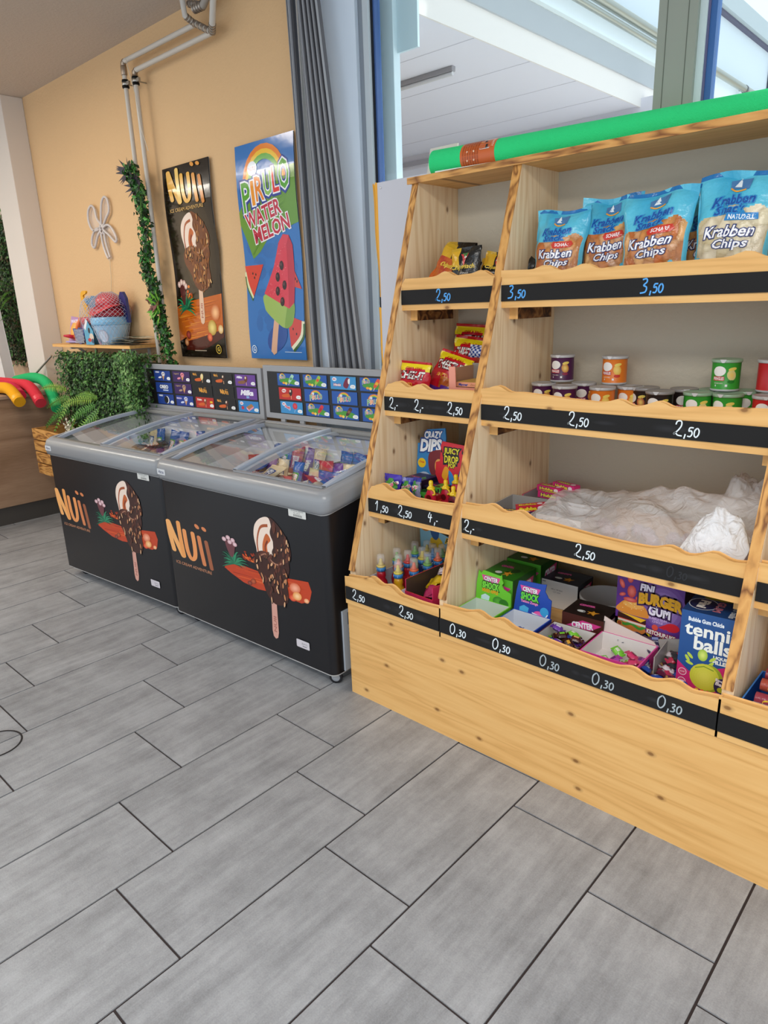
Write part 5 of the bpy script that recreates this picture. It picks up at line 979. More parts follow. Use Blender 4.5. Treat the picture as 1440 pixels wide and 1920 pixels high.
def crumple(nx, ny, fn, col, mat, seed, amp, name, label, cat, fold=1.0):
    m = MB()
    def P(u, v):
        p = Vector(fn(u, v)); q = Vector((u*2.6*fold+seed, v*2.2*fold+u*1.2, seed*.7)); n = noise.noise(q)*.9+(.35-abs(noise.noise(q*2.1)))*.55+(.3-abs(noise.noise(q*4.6)))*.28
        d = noise.noise_vector(q*.9)*amp*.35; k = min(1, 7*u*(1-u)+.25)*min(1, 7*v*(1-v)+.25)
        return (p.x+d.x, p.y+d.y, p.z+n*amp*k)
    m.grid(P, nx, ny, col, mat, sm=True); return tag(m.build(name), label, cat)
crumple(90, 50, lambda u, v: (-3.55+2.05*u-.12*v, 5.95+1.25*v, 2.46+.42*math.sin(PI*min(1, v*.9+.05))*(.45+.7*u)-.10*(1-v)), 'e8e0e0', 'film', 3, .20, 'clear_plastic_bag', 'large crumpled clear plastic bag spread over the goods on the third shelf', 'bag')
crumple(50, 40, lambda u, v: (-1.98+.50*u, 5.82+.42*v, 2.44+.40*math.sin(PI*(.03+.88*v))**.7*math.sin(PI*(.12+.76*u))**.7), 'f0f0f4', 'film_white', 9, .10, 'white_plastic_bag', 'crumpled white plastic bag at the right front of the third shelf', 'bag', 1.4)
crumple(40, 30, lambda u, v: (-1.95+.5*u, 6.5+.55*v, 2.6+.42*math.sin(PI*(.1+.8*u))*math.sin(PI*(.1+.85*v))), 'e4dcd8', 'film', 15, .2, 'clear_bag', 'smaller crumpled clear bag standing at the right rear of the third shelf', 'bag', 1.3)
m = MB()
for k in range(3): m.tube([(0, .06*k, .05+.03*k), (.3, .07*k+.02, .06+.03*k), (.62, .05*k, .05)], .045, '7a1420', 'plastic', 8)
tag(m.build('red_bundle', loc=(-2.05, 6.28, 2.31)), 'dark red bundle under the bags at the right of the third shelf', 'bundle')
m = MB()
for k in range(14): a = k*.9; m.lathe([(0, -.07), (.06, -.04), (.07, 0), (.05, .05), (0, .07)], n=8, col='b89ca4', mat='card', M=rot_m(-3.2+.12*k, 6.2+.25*abs(math.sin(a)), 2.42, a, a))
tag(m.build('wrapped_sweets', ), 'pale wrapped sweets showing dimly under the clear plastic bag', 'sweets', kind='stuff')
# ---------------------------------------------------------------- bottom shelf, left bay: sour drinks, chews
tray('drink_tray', 'white open tray holding small sour drink bottles at the bottom left', 'tray', .60, 1.15, .24, 'c6c8d4', 'b8bac4', (-5.46, 5.46, 1.285), -.02, hf=.14)
def drink(liq, cap):
    t = bpy.data.objects.new('sour_drink_bottle', None); scene.collection.objects.link(t); t.empty_display_size = .03
    m = MB(); m.lathe([(.0, 0), (.055, .005), (.075, .05), (.08, .10), (.068, .15), (.045, .185), (.056, .22), (.05, .26), (.036, .28)], n=20, col=liq, mat='plastic'); m.build('bottle', t)
    m = MB(); m.lathe([(.037, .28), (.058, .283), (.058, .325), (.05, .33)], n=18, col='2f7ab8', mat='card'); A = Art(); A.rect(-.035, .035, .292, .318, 'e4e8f0'); A.text('Sour', 0, .305, .016, '2f5fb0', off=.03); m.art(A, lambda u, v, e: ((.0585+e)*math.sin(u/.058), -(.0585+e)*math.cos(u/.058), v)); m.build('neck_band', t)
    m = MB(); m.lathe([(.052, .328), (.056, .35), (.04, .356), (.028, .372), (.02, .40), (.016, .43), (0, .436)], n=16, col=cap, mat='plastic'); m.build('cap', t)
    m = MB(); m.lathe([(.05, .352), (.046, .47), (.04, .485), (0, .49)], n=16, col='ffffff', mat='clear_plastic'); m.build('clear_cover', t); return t
DR = {'ry': ('a81428', 'd8c06a'), 'yy': ('d09a1c', 'd8c44a'), 'ro': ('b8202c', 'e86a3a'), 'yo': ('c89020', 'e86a3a'), 'rg': ('a01828', '7cb85a'), 'gg': ('8a9a2a', '7cb85a'), 'rr': ('a81c2c', 'd83a34'), 'by': ('26305a', 'd8c44a'), 'bb': ('2a5a94', '4a8ac0')}
DN = {'ry': 'red drink with a cream cap', 'yy': 'yellow drink with a yellow cap', 'ro': 'red drink with an orange cap', 'yo': 'yellow drink with an orange cap', 'rg': 'red drink with a green cap', 'gg': 'yellow-green drink with a green cap', 'rr': 'red drink with a red cap', 'by': 'dark blue drink with a yellow cap', 'bb': 'blue drink with a blue cap'}; dd = {}
for (k, x, y, w) in [('ry', -5.37, 5.66, 'front left'), ('rg', -5.36, 5.94, 'left side, second row'), ('ro', -5.19, 5.78, 'middle of the second row'), ('yy', -5.06, 5.62, 'front middle'), ('rr', -5.20, 5.96, 'middle of the third row'), ('yo', -4.97, 5.80, 'right of the front middle one'),
    ('by', -5.14, 6.16, 'fourth row'), ('gg', -4.96, 6.04, 'right side, third row'), ('bb', -5.10, 6.32, 'fifth row'), ('ro', -4.96, 6.24, 'right side, fourth row'), ('gg', -5.0, 6.38, 'rear row'), ('yy', -5.24, 6.38, 'rear row left'), ('gg', -5.34, 6.26, 'rear left')]:
    lb = 'sour drink bottle, %s, %s of the tray' % (DN[k].replace(' drink with a ', ' with ').replace(' drink with an ', ' with '), w)
    if k not in dd: o = dd[k] = drink(*DR[k]); o.location = Vector((x, y, 1.30))*U; tag(o, lb, 'drink bottle', 'sour drink bottles in the bottom left tray')
    else: dup(dd[k], (x, y, 1.30), .4, lb, 'sour drink bottles in the bottom left tray')
A = Art(); A.text('Fridelito', .56, .44, .06, '1a1a1c', w=.26, sh=.2, out=[(.14, 'e8c83a')], off=.03, rot=-.12); A.ell(.55, .3, .07, .04, '6aa84a', .1); A.ell(.6, .12, .06, .05, 'e8d83a'); A.ell(.1, .55, .06, .03, 'd88a3a'); A.ell(.3, .3, .13, .19, 'e8c02c', .3); A.ell(.25, .55, .07, .12, '2a5a94', .2)
m = MB(); m.prism([(0, .62), (.58, .48), (.56, .0), (.05, .0)], 0, .02, '8cc4dc', 'card'); m.art(A, lambda u, v, e: (u, -e, v)); tag(m.build('sweets_bag', loc=(-5.50, 6.52, 1.32), rot=(-.05, 0, 0)), 'pale blue sweets bag with a yellow figure behind the drink bottles', 'sweets bag')
A = Art(); A.ell(.17, .40, .12, .13, 'c8a8d8', 0, 18); A.ell(.17, .40, .095, .105, 'e8d0b0'); A.poly([(.17, .29), (.25, .4), (.24, .47), (.1, .47), (.09, .4)], 'd89a5a', sm=True); A.poly([(.05, .33), (.13, .4), (.1, .3)], '2f8a4a'); A.poly([(.14, .1), (.4, .4), (.4, 0), (.22, 0)], 'e8c81c'); A.text('KAUGUMMI', .18, .19, .05, 'c8283c', w=.28, off=.04); A.text('KERN', .18, .12, .05, 'c8283c', w=.16, off=.04); A.poly([(0, .5), (.08, .5), (.14, .3), (.02, .42)], 'd83a3c')
m = MB(); m.prism([(0, 0), (0, .5), (.1, .55), (.4, .55), (.42, 0)], 0, .015, '5aa0d0', 'card'); m.art(A, lambda u, v, e: (u, -e, v)); tag(m.build('gum_display', loc=(-4.90, 6.36, 1.40), rot=(-.08, 0, .05)), 'blue and yellow chewing gum lolly display card beside the burnt divider', 'display')
tray('chew_carton', 'magenta and orange open carton with wrapped chews at the bottom left', 'carton', .42, .80, .36, 'c42a5a', '4a3a30', (-4.86, 5.50, 1.285), -.05, rim='d83a3a', hf=.22)
for k, (c1, c2, x, y, z, rz, nm) in enumerate((('c8346a', 'e8d8dc', -4.62, 5.98, 1.62, .5, 'pink and clear'), ('e0d8d0', 'd8b020', -4.64, 5.80, 1.52, .35, 'clear and yellow'), ('d8ccd0', 'b02a5a', -4.58, 5.66, 1.46, .5, 'silver and magenta'), ('8a3a2a', 'd8c0c0', -4.56, 6.05, 1.56, .2, 'brown chewy'))):
    tag(pillow(.20, .46, .10, lambda u, v, c1=c1, c2=c2: L(c1) if v > .6 else L(c2), None, 'foil', 10, 12, .03, k).build('chew_packet', loc=(x-.12, y, z), rot=(-PI/2+.2, .1, -PI/2+rz)), nm+' chew packet lying in the magenta carton', 'chew packet')
# ---------------------------------------------------------------- bottom shelf, main bay
def cs_art(c1, tc, sub, subc, w=.40, extra=None):
    A = Art(); A.poly([(.06, .29), (.30, .29), (.27, .22), (.09, .22)], 'e24a9a'); A.text('CENTER', .18, .255, .045, 'f6f0f6', w=.17, off=.04, out=[(.1, '5a2050')]); A.text('SHOCK', .18, .18, .07, tc, w=.20, out=[(.16, '16401c')], off=.05); A.text(sub, .18, .12, .035, subc, w=.2, off=.05)
    A.poly([(.07, .05), (.12, .08), (.18, .06), (.17, 0), (.11, -.02), (.07, .01)], 'c8e8f0' if c1 == 'g' else '4ab0e0')
    if c1 == 'g': A.ell(.29, .03, .07, .055, '3a8a2c', c2='5cb03c'); A.ell(.36, .02, .06, .05, '2f7a24')
    else: A.ell(.3, .0, .07, .055, 'e84a9a', c2='f080c0'); A.ell(.36, .06, .05, .05, '3aa0d8'); A.line([(.22, .02), (.36, .0), (.4, .04)], .012, 'f4f4f8', sm=4)
    return A
ja = [(0, 0), (0, .18), (.02, .33), (.05, .30), (.08, .34), (.30, .32), (.31, .34), (.32, .28), (.34, .25), (.32, .22), (.35, .18), (.44, .15), (.45, 0)]
t = tray('sour_gum_display', 'bright green open display box of sour gum at the left of the bottom shelf', 'box', .45, .45, .20, '6ac82c', 'd0dcd0', (-4.14, 5.44, 1.285), .02, rim='8ae03c', hf=.17, flap=(ja, '6cc832', -.1), flapart=cs_art('g', '7ae04a', 'MIXED APPLE', 'e8a01c'))
t = tray('sour_gum_display', 'dark blue open display box of sour gum in the bottom shelf', 'box', .45, .44, .20, '1c3a9c', 'd4d8e0', (-3.65, 5.45, 1.285), .02, rim='2a4ab8', hf=.17, flap=([(0, 0), (.02, .22), (.04, .33), (.10, .34), (.30, .35), (.36, .36), (.35, .28), (.38, .24), (.39, .22), (.43, .2), (.43, 0)], '1f48a8', -.1), flapart=cs_art('b', '6ad84a', 'Tattoo Zunge', 'e88ac0'))
t = tray('sour_gum_tray', 'dark brown open box with a mix of wrapped candies in the bottom shelf', 'box', .47, .44, .19, '4a1c18', 'dcd6d0', (-3.17, 5.46, 1.285), .03, rim='5c241c')
A = Art(); A.poly([(.04, .05), (.3, .08), (.28, .17), (.07, .15)], '1f3a9c'); A.text('CENTER', .18, .125, .04, 'f6f4f8', w=.18, off=.05); A.text('SHOCK', .2, .06, .06, '5ab83a', w=.22, out=[(.14, 'f0f4f0')], off=.05); A.rect(0, .5, 0, .02, '1c2a7c')
t = tray('sour_gum_tray', 'pink and blue open box with few candies and a raised flap in the bottom shelf', 'box', .55, .50, .20, 'e0409a', 'e4dcd8', (-2.68, 5.48, 1.285), .03, rim='e84aa4', frart=A, rtart=A, flap=([(0, 0), (.0, .16), (.12, .12), (.5, .04), (.54, 0)], 'd8c4bc', -.2))
def csbox(label, w, d, h, loc, rot, c, tc, fc=None, plain=False):
    F = Art(); F.poly([(.04*w, .5*h), (.5*w, .85*h), (.95*w, .8*h), (.6*w, .45*h)], 'd83a8a'); F.text('CENTER', .5*w, .66*h, .2*h, 'f4f0f4', w=.5*w, off=.05, rot=.1); F.text('SHOCK', .5*w, .3*h, .28*h, tc, w=.6*w, out=[(.14, mixc(c, '000000', .5))], off=.04)
    R = Art(); R.poly([(.1*d, .5*h), (.3*d, .8*h), (.9*d, .85*h), (.8*d, .5*h)], 'd83a7a'); R.text('CENTER', .52*d, .68*h, .22*h, 'f4f0f4', w=.55*d, off=.05); R.text('SHOCK', .5*d, .3*h, .3*h, tc, w=.7*d, out=[(.14, mixc(c, '000000', .5))], off=.04)
    T = Art(); T.ell(.35*w, .3*d, .1*w, .07*d, 'e8ece8'); T.text('CENTER', .35*w, .7*d, .09*d, 'e86ab0', w=.35*w, off=.05, out=[(.14, 'c82a7a')], rot=.1); T.ell(.7*w, .55*d, .12*w, .12*d, mixc(c, '000000', .35)); T.poly([(.62*w+.16*w*(1 if q % 2 else .45)*math.cos(q*.57), .32*d+.16*d*(1 if q % 2 else .45)*math.sin(q*.57)) for q in range(11)], 'e8a02c')
    for k in range(12): T.ell(rnd.uniform(.05, .95)*w, rnd.uniform(.05, .95)*d, .012, .008, mixc(c, '000000', .3))
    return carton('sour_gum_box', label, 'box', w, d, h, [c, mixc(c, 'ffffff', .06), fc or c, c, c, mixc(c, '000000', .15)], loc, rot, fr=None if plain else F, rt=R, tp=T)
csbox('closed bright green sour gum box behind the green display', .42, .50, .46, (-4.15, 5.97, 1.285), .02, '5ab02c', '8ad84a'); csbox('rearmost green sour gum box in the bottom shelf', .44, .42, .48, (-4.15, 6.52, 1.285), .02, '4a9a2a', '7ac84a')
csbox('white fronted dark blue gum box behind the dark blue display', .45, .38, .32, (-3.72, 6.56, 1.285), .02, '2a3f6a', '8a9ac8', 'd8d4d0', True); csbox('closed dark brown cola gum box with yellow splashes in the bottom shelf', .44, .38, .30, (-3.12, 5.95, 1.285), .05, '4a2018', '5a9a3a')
t = MB(); A = Art(); A.text('400 g / 100 Stück', .2, .22, .02, '555560', w=.14); A.text('LOT 2304', .2, .19, .015, '777780'); t.art(A, lambda u, v, e: (u, -e-.003, v)); t.box(.02, .06, -.002, 0, .29, .3, '777780'); tag(t.build('carton_print', loc=(-3.72, 6.56, 1.285), rot=.02), 'fine grey print on the white front of the dark blue gum box', 'print')
CC = [('3a1512', 'd8a03a', 'dark brown'), ('7ac83a', 'e8e8d8', 'bright green'), ('6a3a9c', 'e8e0f0', 'purple'), ('3a1512', '7ac83a', 'dark brown'), ('26409c', 'b8c8e8', 'blue'), ('4a1a14', 'e8b070', 'dark brown')]
candies(22, -3.08, -2.82, 5.56, 5.80, 1.34, .15, CC, 'in the dark brown box', 'c', 1.15, 1); candies(9, -2.50, -2.24, 5.62, 5.84, 1.34, .08, [('a83a9c', '6a2a6c', 'purple'), ('7ac83a', 'd8e0c8', 'bright green'), ('d03a6a', '8a2a4a', 'pink')], 'in the pink and blue box', 'c', 1.15, 2)
candies(4, -3.50, -3.34, 5.56, 5.76, 1.34, .03, [('26409c', 'b8c8e8', 'blue')], 'in the dark blue display box', 'c', 1.1, 3)
t = thing('plastic_tub', 'round translucent plastic tub behind the brown box in the bottom shelf', 'tub', (-2.98, 6.68, 1.285))
m = MB(); m.lathe([(.24, 0), (.28, .22), (.29, .22), (.29, .26), (.275, .26), (.23, .02), (0, .02)], n=32, col='c4c2c0', mat='plastic'); m.build('tub', t)
# burger gum box
bw, bd_, bh = .65, .34, .80
A = Art(); A.rect(0, bw, 0, bh, '5c2c84'); A.ell(.46, .5, .22, .25, '5c2c84', 0, 20, c2='a88cc8'); A.poly([(0, .32), (0, 0), (bw, 0), (bw, .2), (.4, .14), (.2, .22)], 'e0c81c', sm=False)
A.ell(.17, .22, .145, .06, 'd8803a'); A.line([(.03, .26), (.1, .24), (.17, .26), (.25, .23), (.31, .27)], .03, '4a9a3a', sm=4); A.line([(.03, .285), (.31, .275)], .03, 'e8d8c8'); A.line([(.03, .3), (.31, .29)], .016, 'c83a2c'); A.line([(.025, .33), (.31, .315)], .055, '3a1a14'); A.poly([(.03, .36), (.31, .34), (.26, .30), (.16, .33)], 'f0b828')
A.poly([(.02, .37), (.04, .45), (.12, .51), (.24, .5), (.31, .44), (.32, .36)], 'dc8c34', sm=True); A.ell(.17, .46, .1, .035, 'eaa850')
for k in range(14): A.ell(rnd.uniform(.07, .28), rnd.uniform(.40, .48), .006, .004, 'f4dca0', 0, 5)
for (x, y, rx, ry) in ((.15, .60, .045, .065), (.05, .66, .025, .05), (.13, .73, .03, .045), (.06, .55, .035, .02), (.22, .54, .03, .025), (.14, .51, .07, .025)): A.ell(x, y, rx, ry, 'c83a34', .4 if x < .1 else 0, 10, c2='f07a6a')
def arch(k, s=1): return lambda a, b: (a, b*(1-.0*a)-k*a*a)
for o, c in ((.2, '3a1a50'), (.05, 'f0e8f4')): A.text('FINI', .30, .67, .065, c, w=.13, off=o, sh=.1); A.text('GUM', .43, .46, .09, c, w=.2, off=o, warp=arch(.6))
for o, c in ((.2, '3a1a50'), (.07, 'f0b020')): A.text('BURGER', .43, .57, .10, c, w=.40, off=o, warp=arch(.45))
A.text('BUBBLE GUM', .42, .38, .022, 'c8a8d8', w=.17, off=.04); A.text('CHICLE', .42, .35, .022, 'c8a8d8', w=.1, off=.04); A.ell(.56, .33, .07, .045, 'd01c2c', .1); A.poly([(.43, .3), (.5, .35), (.5, .29)], 'd01c2c'); A.ell(.4, .29, .03, .03, 'e05040')
A.text('KETCHUP-LIKE', .46, .23, .04, 'f4e8e0', w=.27, out=[(.16, 'a8202c')], off=.05, rot=-.04); A.text('LIQUID FILLED', .48, .185, .035, '3a1a50', w=.24, off=.06, rot=-.05); A.ell(.05, .24, .028, .028, 'd8a040'); A.ell(.05, .24, .022, .022, 'a8502c')
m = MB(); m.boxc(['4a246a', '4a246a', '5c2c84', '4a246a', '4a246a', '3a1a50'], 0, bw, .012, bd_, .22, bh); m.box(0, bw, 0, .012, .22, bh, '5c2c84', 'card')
pts = [(0, .0), (0, .3), (.16, .27), (.34, .2), (.48, .08), (bw, .0), (bw, 0)]
F = Art(); 
for op in A.ops: F.ops.append(op)
m.prism([(0, .22), (.30, .22), (.42, .12), (.52, .05), (bw, .02), (bw, .3), (0, .3)], 0, .012, 'e0c81c', 'card'); A2 = Art()
for (lv, p, f, c) in A.ops: m.add([(u, -(lv*.00004+.0006), v) for u, v in p], f, c if isinstance(c, list) else L(c), 'card') if min(q[1] for q in p) > .08 or lv not in (1, 3) else None
m.art(Art().rect(0, bw, .3, bh, '5c2c84'), lambda u, v, e: (u, -.0004, v)); m.art(Art().poly([(0, .32), (.2, .24), (.4, .19), (bw, .22), (bw, .3), (bw, .31), (0, .34)], '5c2c84'), lambda u, v, e: (u, -.0005, v))
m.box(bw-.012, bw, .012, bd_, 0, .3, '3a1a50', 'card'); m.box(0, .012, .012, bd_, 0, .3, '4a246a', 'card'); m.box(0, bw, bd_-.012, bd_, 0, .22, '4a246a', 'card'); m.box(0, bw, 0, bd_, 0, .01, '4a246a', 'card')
tag(m.build('burger_gum_box', loc=(-2.66, 6.18, 1.285), rot=.0), 'tall purple and yellow burger bubble gum box in the bottom shelf', 'box')
PU = [('3a2450', 'b8a0d0', 'dark purple'), ('50305c', '6a4a80', 'dark purple'), ('2f2a5c', '8a9ad0', 'dark blue')]
candies(48, -2.60, -2.04, 6.04, 6.36, 1.30, .15, PU, 'spilling from the purple burger gum box', 'c', 1.3, 5); candies(26, -2.10, -1.78, 5.42, 5.85, 1.30, .13, [('5c2038', '2a2450', 'dark purple'), ('2f4a9c', 'c8d0e8', 'blue'), ('6a3050', 'b08a50', 'plum')], 'loose beside the burger gum box', 'c', 1.2, 6)
# tennis ball gum box
tw, td, th = .44, .40, .78
A = Art(); A.rect(0, tw, 0, th, '1f4e8c'); A.poly([(0, .30), (.1, .22), (.3, .3), (tw, .36), (tw, 0), (0, 0)], 'c8246c'); A.text('Bubble Gum Chicle', .20, .71, .035, 'e8eef4', w=.28, off=.04)
A.text('tennis', .25, .62, .105, 'eef0ea', w=.42, off=.025); A.text('balls', .27, .50, .115, 'eef0ea', w=.29, off=.03); A.text('LIQUID', .35, .405, .032, 'eef0ea', w=.13, off=.05); A.text('FILLED', .35, .365, .032, 'eef0ea', w=.13, off=.05)
A.ell(.2, .40, .04, .055, '9ac03a', 0, c2='d8e87a')
for (x, y, a) in ((.1, .37, -.8), (.28, .38, .8), (.1, .3, -.3), (.27, .33, .9), (.08, .34, -1)): A.ell(x, y, .035, .014, 'b8d04a', a, 8)
A.ell(.26, .20, .12, .13, '9aa82c'); A.ell(.23, .2, .12, .125, 'c8c83a', 0, c2='dcd858'); A.line([(.15, .27), (.22, .3), (.3, .28)], .008, '6a8a2a'); A.ell(.38, .15, .07, .08, '2a2450'); A.text('Sport', .37, .2, .03, 'f0e8f0', w=.1, off=.04, rot=-.15); A.text('Balls', .37, .17, .03, 'f0e8f0', w=.09, off=.04, rot=-.15); A.ell(.37, .12, .03, .025, 'b8c02c'); A.text('GUM', .37, .07, .03, 'e890c0', w=.08, off=.05)
for y in (.2, .11): A.ell(.05, y, .035, .035, 'f0c8d8'); A.ell(.05, y, .029, .029, 'c8406c'); A.text('NO FAT' if y > .15 else 'NO GLUTEN', .05, y, .014, 'f4e8ee', w=.04)
A.ell(.26, .02, .18, .055, '1c1a4c'); A.text('Fini', .27, .015, .07, 'f4f0e8', w=.24, off=.07); 
for k, c in enumerate(('f0c82c', 'e85a2c', 'd82c5c', 'f0a02c', 'e8e02c')): A.ell(.18+k*.045, .068, .015, .013, c, 0, 8)
T = Art(); T.ell(.12, .2, .12, .13, 'dfe6ee'); T.ell(.12, .2, .112, .122, '1c2450'); T.text('Fini', .12, .2, .07, 'f4f0e8', w=.16, off=.06, rot=-PI/2); T.text('GUM', .25, .2, .06, 'c8788c', w=.22, off=.05, rot=-PI/2); T.text('tennis balls', .38, .2, .05, 'c8d0d8', w=.34, off=.04, rot=-PI/2); T.ell(.2, .36, .12, .03, 'a8a02c')
t = thing('tennis_gum_box', 'tall blue and pink tennis ball bubble gum box beside the right burnt divider', 'box', (-1.86, 5.68, 1.285), .06)
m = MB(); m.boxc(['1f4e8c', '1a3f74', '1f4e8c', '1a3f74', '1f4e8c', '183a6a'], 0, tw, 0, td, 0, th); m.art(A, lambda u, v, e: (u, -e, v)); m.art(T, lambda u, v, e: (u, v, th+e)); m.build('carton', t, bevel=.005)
m = MB(); m.prism([(-.20, .0), (-.28, .26), (-.16, .3), (0, .34), (0, 0)], .35, .362, '9a948e', 'card'); m.prism([(-.16, 0), (-.2, .05), (-.05, .1), (0, .1), (0, 0)], .0, .012, 'c8246c', 'card'); m.prism([(0, 0), (.0, .26), (.34, .28), (.36, 0)], -.2, -.19, 'a8a29c', 'card', 'yz'); m.build('side_tray', t)
candies(9, -2.0, -1.90, 5.74, 5.98, 1.33, .16, [('c83a5a', '3a9a4a', 'red and green'), ('e8d8dc', 'c82a4a', 'white and red'), ('3a3a40', 'c82a3a', 'black and red')], 'in the side tray of the tennis ball box', 'c', 1.3, 8)
A = Art()
for (x, y) in ((.08, .42), (.2, .3), (.1, .12)): A.ell(x, y, .04, .02, 'e8c84a', .3); A.ell(x+.05, y+.05, .03, .03, 'c83a3a')
A.ell(.12, .52, .07, .05, 'dfe6ee')
t = tray('sweet_roll_box', 'blue open box with rolls of sweets right of the right burnt divider', 'box', .62, .62, .22, '1f62b8', '1a4a94', (-1.28, 5.46, 1.285), .0, rim='3a82d0', hf=.16, flap=([(.0, -.1), (.05, .1), (.1, .42), (.6, .42), (.6, -.1)], '2468b8', -.1), flapart=A)
for k, (y, z, c, r) in enumerate(((5.52, 1.45, 'b8b0b0', .1), (5.60, 1.50, '9a3a4a', .05), (5.74, 1.56, 'a84a3a', -.02), (5.86, 1.60, '8a3038', .1), (5.66, 1.44, 'a03a48', .08))):
    m = MB(); m.tube([(0, 0, 0), (.5, 0, 0)], .052, c, 'foil', 14); A = Art(); A.rect(.14, .36, -.05, .05, 'd8c8c0' if k == 0 else 'b01c2c'); A.text('HARIBO' if k else '||||||', .25, 0, .05, '222222' if k == 0 else 'f4f0e8', w=.18, off=.05); A.ell(.09, 0, .03, .03, 'f0c82c')
    m.art(A, lambda u, v, e: (u, -(.0525+e)*math.cos(v/.052*.9), .0525*math.sin(v/.052*.9)+e)); tag(m.build('sweet_roll', loc=(-1.2, y, z), rot=(0, .0, r*.5)), '%s sweet roll, %s in the blue box' % (('silver', 'red', 'orange-red', 'dark red', 'rosy')[k], ('frontmost', 'second from the front', 'uppermost in the middle', 'rearmost', 'lower middle')[k]), 'sweet roll')
# ================================================================ PLANK SHELF WITH BEACH TOYS
t = thing('wall_plank', 'rough pine plank on white brackets fixed to the peach wall', 'plank', (-15.3, 7.47, 3.96))
m = MB(); m.prism([(-1.95, -.33), (1.74, -.33), (1.74, .33), (-1.9, .33)], 0, .065, 'ffffff', 'pine_warm_x', 'xy'); m.build('board', t, bevel=.008)
for x in (-1.1, 1.35):
    m = MB(); m.box(x-.03, x+.03, -.28, .33, -.045, 0, 'd8d4d0', 'satin'); m.box(x-.03, x+.03, .29, .33, -.42, -.04, 'd8d4d0', 'satin'); m.prism([(.33, -.36), (.29, -.36), (-.12, -.05), (-.02, -.05)], x-.008, x+.008, 'cfcac6', 'satin', 'yz'); m.build('bracket', t)
TZ = 4.027
def net(m, fn, nu, nv, r=.0035, col='c8ccd8'):
    for k in range(nu):
        for sg in (1, -1):
            m.tube([fn((k/nu+sg*.45*j/nv) % 1.0 if True else 0, j/nv) for j in range(nv+1)], r, col, 'matte', 3, cap=False)
# large bucket set
t = thing('sand_toy_set', 'pale blue beach bucket in a net with a red dome mould on top', 'beach toys', (-14.72, 7.40, TZ))
m = MB(); m.lathe([(.0, 0), (.26, .0), (.36, .40), (.36, .42)], n=32, col='a8cdea', mat='plastic'); A = Art(); A.ell(.14, .18, .10, .13, 'd8c0cc'); A.ell(.14, .18, .09, .12, 'ccd8ea'); A.line([(-.18, .06), (-.08, .1), (0, .05)], .05, '9a4a8a', sm=4); A.line([(-.15, .02), (0, .03)], .03, 'c05a9a')
m.art(A, lambda u, v, e: ((.27+.25*v+e)*math.sin(u/.3), -(.27+.25*v+e)*math.cos(u/.3), v)); m.build('bucket', t)
m = MB(); m.lathe([(.37, .40), (.40, .42), (.40, .55), (.37, .57), (.33, .57), (.33, .45)], n=32, col='8cc4e8', mat='plastic'); m.build('rim', t)
m = MB(); m.lathe([(.34, .57), (.36, .64), (.30, .78), (.26, .80)], n=28, col='b02634', mat='plastic'); m.build('red_sieve', t)
m = MB(); m.grid(lambda u, v: ((.46-.20*v)*math.cos(2*PI*u)*(1+.12*math.cos(4*PI*u)), (.40-.18*v)*math.sin(2*PI*u), .70+.12*v+.10*math.cos(4*PI*u)*(1-v)), 36, 4, 'd84a50', 'plastic'); m.lathe([(.26, .80), (.25, .92), (.18, 1.02), (.08, 1.06), (0, 1.065)], n=28, col='d84a50', mat='plastic'); m.build('dome_mould', t)
m = MB(); m.prism([(-.12, 0), (.12, 0), (.14, .5), (.05, .62), (-.05, .62), (-.14, .5)], -.03, .03, '2f3a74', 'plastic'); m.v = [tuple(rot_m(.34, .2, .45, .1, .1) @ Vector(p)) for p in m.v]; m.build('navy_sieve', t)
m = MB(); pf = [(.28, 0), (.38, .35), (.42, .52), (.46, .70), (.38, .85), (.26, .98), (.1, 1.08)]
def nf(u, v):
    q = v*(len(pf)-1); i = min(len(pf)-2, int(q)); a = q-i; r = pf[i][0]*(1-a)+pf[i+1][0]*a; z = pf[i][1]*(1-a)+pf[i+1][1]*a; return ((r+.012)*math.cos(2*PI*u)*1.02, (r+.012)*math.sin(2*PI*u)*.95, z)
net(m, nf, 26, 14); m.build('net', t)
# small bucket set
t = thing('sand_toy_set', 'smaller blue bucket with a red rim, blue fish mould and yellow spade in a net', 'beach toys', (-15.42, 7.42, TZ))
m = MB(); m.lathe([(0, 0), (.20, 0), (.27, .42)], n=28, col='4a9ac0', mat='plastic'); m.build('bucket', t)
m = MB(); m.lathe([(.28, .42), (.31, .44), (.31, .56), (.28, .58), (.25, .58)], n=28, col='d04a54', mat='plastic'); m.build('rim', t)
m = MB(); m.add([], [], 'ffffff'); m.prism(spline([(-.05, .55), (.2, .62), (.28, .8), (.2, .98), (.02, 1.0), (-.12, .92), (-.32, .98), (-.28, .88), (-.1, .82)], 4), -.05, .05, '4a86b0', 'plastic'); m.build('fish_mould', t, bevel=.01)
m = MB(); m.prism(spline([(-.28, .5), (-.16, .5), (-.22, .7), (-.36, .9), (-.44, 1.04), (-.30, 1.08), (-.28, 1.13), (-.46, 1.12), (-.54, 1.02), (-.46, .8)], 4), -.02, .02, 'e8a818', 'plastic'); m.build('spade', t, bevel=.008)
m = MB(); m.prism([(0, 0), (.36, 0), (.40, .28), (.12, .56), (-.02, .34)], -.30, -.29, '5aa4c4', 'card'); A = Art(); A.poly([(.0, .36), (.13, .56), (.2, .5), (.06, .3)], 'e8e8ec'); A.ell(.22, .3, .05, .06, '1c2430'); A.ell(.3, .16, .1, .08, 'd8c8b8'); A.ell(.2, .1, .08, .04, 'c83a34'); A.ell(.33, .08, .05, .05, '3a4a6a'); m.art(A, front(0, 0, -.301)); m.build('label_card', t)
